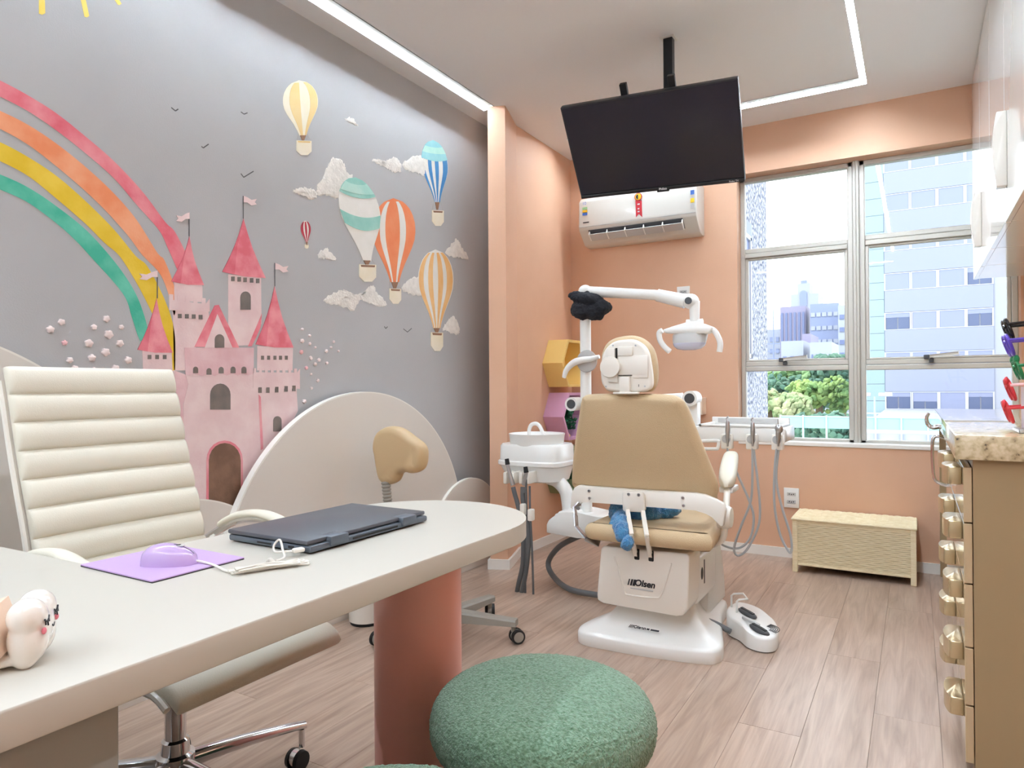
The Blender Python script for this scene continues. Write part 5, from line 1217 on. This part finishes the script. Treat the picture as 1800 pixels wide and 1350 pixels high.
for bx, tipx, tipy, hosepts, rr_ in (
    (192, 140, 545, [(215, 850), (240, 950), (275, 1080), (330, 1400), (330, 1750), (270, 2050), (222, 2390), (232, 2450), (258, 2410), (310, 2150), (375, 1800), (400, 1400), (350, 1150), (332, 1000), (330, 850)], .0125), (375, 362, 640, [(345, 850), (346, 880), (347, 920)], .012)):
    for s in (-1, 1):
        b = B(); c = at(*s7(bx+s*42, 730), y=3.13); b.box(c.x-.012, c.x+.012, 3.1, 3.19, c.z-.035, c.z+.028, .008, 2); b.done('suction_holder', 'plastic_ivory', du)
    a0, a1 = at(*s7(tipx, tipy-30), y=3.1), at(*s7(tipx+10, tipy+40), y=3.1)
    b = B(); b.cyl(a0, a1, .011, .013, 14); b.done('suction_tip', 'rubber_black', du)
    b = B(); b.cyl(a1, at(*s7(hosepts[0][0], hosepts[0][1]-20), y=3.1), .010, .012, 14); b.done('suction_handle', 'steel', du)
    b = B(); b.tube([at(*s7(*q), y=3.1) for q in hosepts], rr_, 12, 6); b.done('hose', 'hose_grey', du)
b = B(); b.tube([at(*s7(*q), y=3.1) for q in ((412, 840), (415, 1080), (425, 1300), (440, 1600), (455, 2100), (450, 2350), (420, 2450), (385, 2440), (365, 2300), (360, 1900), (375, 1300), (370, 760))], .006, 10, 8); b.done('hose', 'hose_grey', du)
for x_, y_ in ((340, 1115), (432, 1180)):
    c = at(*s7(x_, y_), y=3.09); b = B(); b.box(c.x-.014, c.x+.014, 3.07, 3.105, c.z-.03, c.z+.03, .006, 2); b.done('hose_coupling', 'plastic_ivory', du)
# lamp post and arm
px_post = at(1030, 700, y=UY).x; zt_ = at(1030, 512, y=UY).z
b = B(); b.cyl((px_post, UY, .34), (px_post, UY, zt_-.02), .029, seg=24); b.done('lamp_post', 'plastic_white', du)
b = B(); b.ell((px_post, UY, zt_), (.036, .036, .034)); b.done('elbow', 'plastic_white', du)
b = B(); b.cyl((px_post, UY, zt_), at(1160, 519, y=UY), .0275, .025, 20); b.done('lamp_arm', 'plastic_white', du)
b = B(); b.cyl(at(1156, 519, y=UY), at(1205, 530, y=UY), .031, .035, 20); p = at(1214, 530, y=UY); b.ell(p, (.04, .04, .038)); b.done('arm_end', 'plastic_white', du, smooth=50)
b = B(); b.cyl((p.x, UY-.036, p.z), (p.x, UY-.043, p.z), .017, seg=20); b.done('arm_cap', 'plastic_dark', du)
j0 = at(*s1(1257, 490), y=UY); j1 = at(*s1(1258, 600), y=UY)
b = B(); b.cyl(Vector((j0.x, UY, p.z)), j1, .026, .023, 20); b.cyl((j1.x-.038, UY, j1.z-.01), (j1.x+.038, UY, j1.z-.01), .02, seg=20); b.done('lamp_joint', 'plastic_white', du)
ly = UY-.03
wing = [s1(*q) for q in ((985, 672), (1060, 648), (1180, 612), (1260, 600), (1330, 618), (1415, 650), (1400, 680), (1370, 705), (1280, 708), (1100, 705), (1000, 700))]
b = B(); b.prism([at(*q, y=ly-.02) for q in wing], (0, .05, 0), .006, 2); lh = b.done('lamp_head', 'plastic_white', du, smooth=50)
b = B(); b.tube([at(*s1(*q), y=ly) for q in ((985, 680), (958, 700), (965, 760), (1000, 815), (1048, 858))], .0135, 12, 6); b.done('handle', 'plastic_white', lh)
b = B(); b.tube([at(*s1(*q), y=ly) for q in ((1360, 655), (1420, 680), (1455, 730), (1475, 790), (1468, 862))], .0135, 12, 6); b.done('handle', 'plastic_white', lh)
rc = at(*s1(1205, 705), y=ly)
def bowl(f, z_, dy): return [Vector((rc.x+f*.082*math.cos(t), ly+.03+dy+f*.06*math.sin(t), rc.z+z_)) for t in [2*PI*k/36 for k in range(36)]]
b = B(); b.rings([bowl(1, 0, 0), bowl(1.03, -.008, 0), bowl(1., -.03, -.01), bowl(.95, -.048, -.014)]); b.done('reflector', 'plastic_grey', lh, smooth=60)
b = B(); b.rings([bowl(.97, -.046, -.014), bowl(.9, -.06, -.016), bowl(.7, -.074, -.018), bowl(.35, -.08, -.018)]); b.done('lens', 'lamp_glass', lh, smooth=60)
# instrument tray on its arm
za = at(1217, 700, y=UY).z; xa = at(1217, 700, y=UY).x
b = B(); b.cyl((px_post, UY-.01, at(1012, 710, y=UY).z), at(1200, 699, y=UY), .024, seg=18); b.done('tray_arm', 'plastic_white', du)
for cx_, cz_ in ((at(1011, 710, y=UY).x, at(1011, 710, y=UY).z), (xa, za)):
    b = B(); b.cyl((cx_, UY-.05, cz_), (cx_, UY+.04, cz_), .036, seg=28); b.done('arm_joint', 'plastic_white', du)
    b = B(); b.cyl((cx_, UY-.0515, cz_), (cx_, UY-.046, cz_), .0245, seg=24); b.done('arm_cap', 'plastic_dark', du)
TX0, TX1 = at(1232, 760, y=3.2).x-.06, at(1381, 760, y=3.2).x; TZ0, TZ1 = at(1330, 777, y=3.2).z, at(1330, 752, y=3.2).z
b = B(); b.box(xa-.03, xa+.03, UY-.02, UY+.04, TZ1, za, .008, 2); b.done('tray_neck', 'plastic_white', du)
b = B(); b.box(TX0, TX1, 3.2, 3.46, TZ0, TZ1, .008, 2); b.done('tray_body', 'plastic_white', du)
b = B()
for x0_, x1_, y0_, y1_ in ((TX0+.05, TX1-.02, 3.2, 3.215), (TX0+.05, TX1-.02, 3.445, 3.46), (TX0+.05, TX0+.065, 3.2, 3.46), (TX1-.035, TX1-.02, 3.2, 3.46)): b.box(x0_, x1_, y0_, y1_, TZ1-.002, TZ1+(.035 if y0_ > 3.4 else .012), .003, 1)
b.box(TX0+.05, TX1-.02, 3.2, 3.46, TZ1-.001, TZ1+.003); b.done('tray_rim', 'plastic_white', du)
b = B(); b.box(TX0+.08, TX1-.07, 3.441, 3.446, TZ1+.008, TZ1+.03); b.done('tray_groove', 'plastic_grey', du, smooth=0)
b = B(); b.tube([at(*s6(*q), y=3.19) for q in ((300, 780), (540, 775), (562, 800), (550, 860), (520, 872), (300, 868))], .008, 10, 5); b.done('tray_handle', 'plastic_white', du)
for k, (cx_, cy_) in enumerate(((665, 780), (962, 785), (1265, 790))):
    c = at(*s6(cx_, cy_), y=3.18); b = B(); b.box(c.x-.024, c.x+.024, 3.155, 3.2, c.z-.034, c.z+.034, .006, 2); hd = b.done('instrument_holder', 'plastic_ivory', du)
    b = B(); b.cyl((c.x, 3.153, c.z+.012), (c.x, 3.158, c.z+.012), .019, seg=20); b.done('holder_recess', 'plastic_grey', hd)
    tpy = (545, 560, 600)[k]
    a0, a1 = at(*s6(cx_+5, tpy), y=3.14), at(*s6(cx_+2, 840), y=3.14)
    b = B(); b.tube([a0, a0.lerp(a1, .25), a0.lerp(a1, .5), a0.lerp(a1, .8), a1], .009, 12, 4, rr=lambda t: .004+.007*math.sin(PI*min(t+.15, 1))); hp = b.done('handpiece', 'steel', du)
    b = B()
    if k < 2: b.tube([a0, a0+Vector((-.006, 0, .012)), a0+Vector((.004, -.006, .022))], .0035, 8, 4)
    else: b.ell(a0+Vector((.003, 0, -.012)), (.017, .014, .02)); b.cyl(a0, a0+Vector((-.002, 0, .03)), .002, seg=8)
    b.done('handpiece_head', 'steel', hp)
LO = [[s6(665, 840), s6(680, 930), sb(190, 300), sb(215, 360), sb(290, 530), sb(318, 640), sb(295, 770), sb(220, 838), sb(120, 820), sb(60, 755)],
      [s6(962, 850), sb(310, 320), sb(300, 520), sb(240, 680), sb(197, 800), sb(190, 860), sb(220, 886), sb(275, 845), sb(340, 720), sb(360, 600), sb(345, 400), sb(320, 200), s6(985, 850)],
      [s6(1250, 860), sb(455, 350), sb(456, 560), sb(490, 740), sb(545, 855), sb(568, 855), sb(560, 750), sb(505, 570), sb(467, 380), s6(1275, 860)]]
for q, yq in zip(LO, (3.16, 3.16, 3.16)):
    b = B(); b.tube([at(*p_, y=yq+.0006*i) for i, p_ in enumerate(q)], .0052, 10, 8); b.done('hose', 'hose_light', du)
b = B(); b.tube([at(1080, 1049, z=.05), at(1050, 1046, z=.03), at(1000, 1035, z=.03), at(972, 1012, y=3.32), at(964, 988, y=3.36), at(982, 962, y=3.34), at(1012, 945, y=3.3), at(1040, 935, y=3.3)], .015, 14, 8); b.done('floor_hose', 'hose_grey', du)
# black cloth bundled over the elbow of the lamp post
q = B()
for px, py, rx, rz, ry in ((1032, 526, .09, .04, .06), (1024, 545, .065, .05, .055), (1044, 548, .06, .045, .05), (1058, 540, .05, .04, .045), (1018, 522, .06, .03, .05)): q.ell(at(px, py, y=UY-.02), (rx, ry, rz), (0, .2, 0), 3)
cl_ = q.done('black_cloth', 'cloth_black', loc=(px_post, UY, zt_-.1), smooth=180); tag(cl_, 'crumpled black cloth bundled over the top of the lamp post', 'cloth')
rm = cl_.modifiers.new('remesh', 'REMESH'); rm.mode = 'VOXEL'; rm.voxel_size = .004; rm.use_smooth_shade = True
tx2 = bpy.data.textures.new('folds', 'CLOUDS'); tx2.noise_scale = .03; dm = cl_.modifiers.new('folds', 'DISPLACE'); dm.texture = tx2; dm.strength = .02; dm.texture_coords = 'LOCAL'
# clear splash cup beside the headrest
b = B(); c = at(*s1(345, 940), y=UY-.036)
mr = thing('bib_tray', 'white transparent splash shield with a curved handle beside the headrest', 'splash shield', c)
b.lathe([(.056, c.y-.004), (.058, c.y), (.054, c.y+.004)], (c.x, 0, c.z), 'y', 32); b.done('shield', 'acrylic', mr)
b = B(); b.tube([at(*s1(*q_), y=UY-.052) for q_ in ((150, 1080), (175, 1010), (230, 955), (300, 930), (380, 920), (450, 900))], .015, 12, 6, rr=lambda t: .010+.008*math.sin(PI*t)); b.done('handle', 'plastic_white', mr)
# ------------------------------------------------------------------ foot control
fcx = thing('foot_control', 'white foot control with dark pedals and a wire hoop on the floor', 'foot pedal', (-.6, 3.02, 0))
fo = spline([(-.725, 3.1, 0), (-.70, 3.0, 0), (-.64, 2.945, 0), (-.592, 2.882, 0), (-.53, 2.866, 0), (-.492, 2.91, 0), (-.50, 3.02, 0), (-.545, 3.14, 0), (-.62, 3.22, 0), (-.70, 3.2, 0)], 6, True)
fc_c = Vector((-.61, 3.04, 0))
def ft(f, z_): return [fc_c+(p-fc_c)*f+Vector((0, 0, z_+(.03*max(0, min(1, (-.56-p.x)/.14)) if z_ > .02 else 0))) for p in fo]
b = B(); b.rings([ft(.97, 0), ft(.98, .004)]); b.done('sole', 'rubber_black', fcx)
b = B(); b.rings([ft(1, .004), ft(1, .05), ft(.97, .058), ft(.9, .061)]); fb = b.done('body', 'plastic_white', fcx, smooth=50)
for px, py in ((1314, 1078), (1335, 1107)):
    p = at(px, py, z=.085 if px < 1320 else .07); b = B(); b.ell(p, (.05, .022, .012), (0, .15, -.55)); b.done('pedal', 'plastic_dark', fcx)
    b = B(); b.obox(p+Vector((0, 0, .011)), (.07, .014, .004), Euler((0, .15, -.55)).to_matrix(), .001, 1); b.done('pedal_ridge', 'rubber_black', fcx)
p = at(1320, 1092, z=.082); b = B(); b.obox(p, (.085, .016, .012), Euler((0, .15, -.5)).to_matrix(), .002, 1); b.done('rocker', 'plastic_grey', fcx)
b = B()
for k in range(5): r = .03+.008*k; b.tube([Vector((-.55+r*math.cos(a), 2.97+r*math.sin(a), .0655)) for a in [-.6+1.9*j/12 for j in range(13)]], .0016, 6)
b.done('ribs', 'plastic_dark', fcx)
b = B(); b.tube([at(*s3(*q), y=y_) for q, y_ in (((1275, 930), 3.1), ((1275, 810), 3.1), ((1290, 797), 3.1), ((1355, 795), 3.1), ((1385, 833), 3.07), ((1325, 838), 3.05), ((1311, 850), 3.05), ((1309, 970), 3.05))], .0045, 8); b.done('wire_hoop', 'plastic_white', fcx)
b = B(); b.tube([at(1200, 1075, z=.09), at(1225, 1085, z=.08), at(1255, 1095, z=.06), at(1284, 1110, z=.04)], .012, 12, 6); b.done('cable', 'hose_grey', fcx)
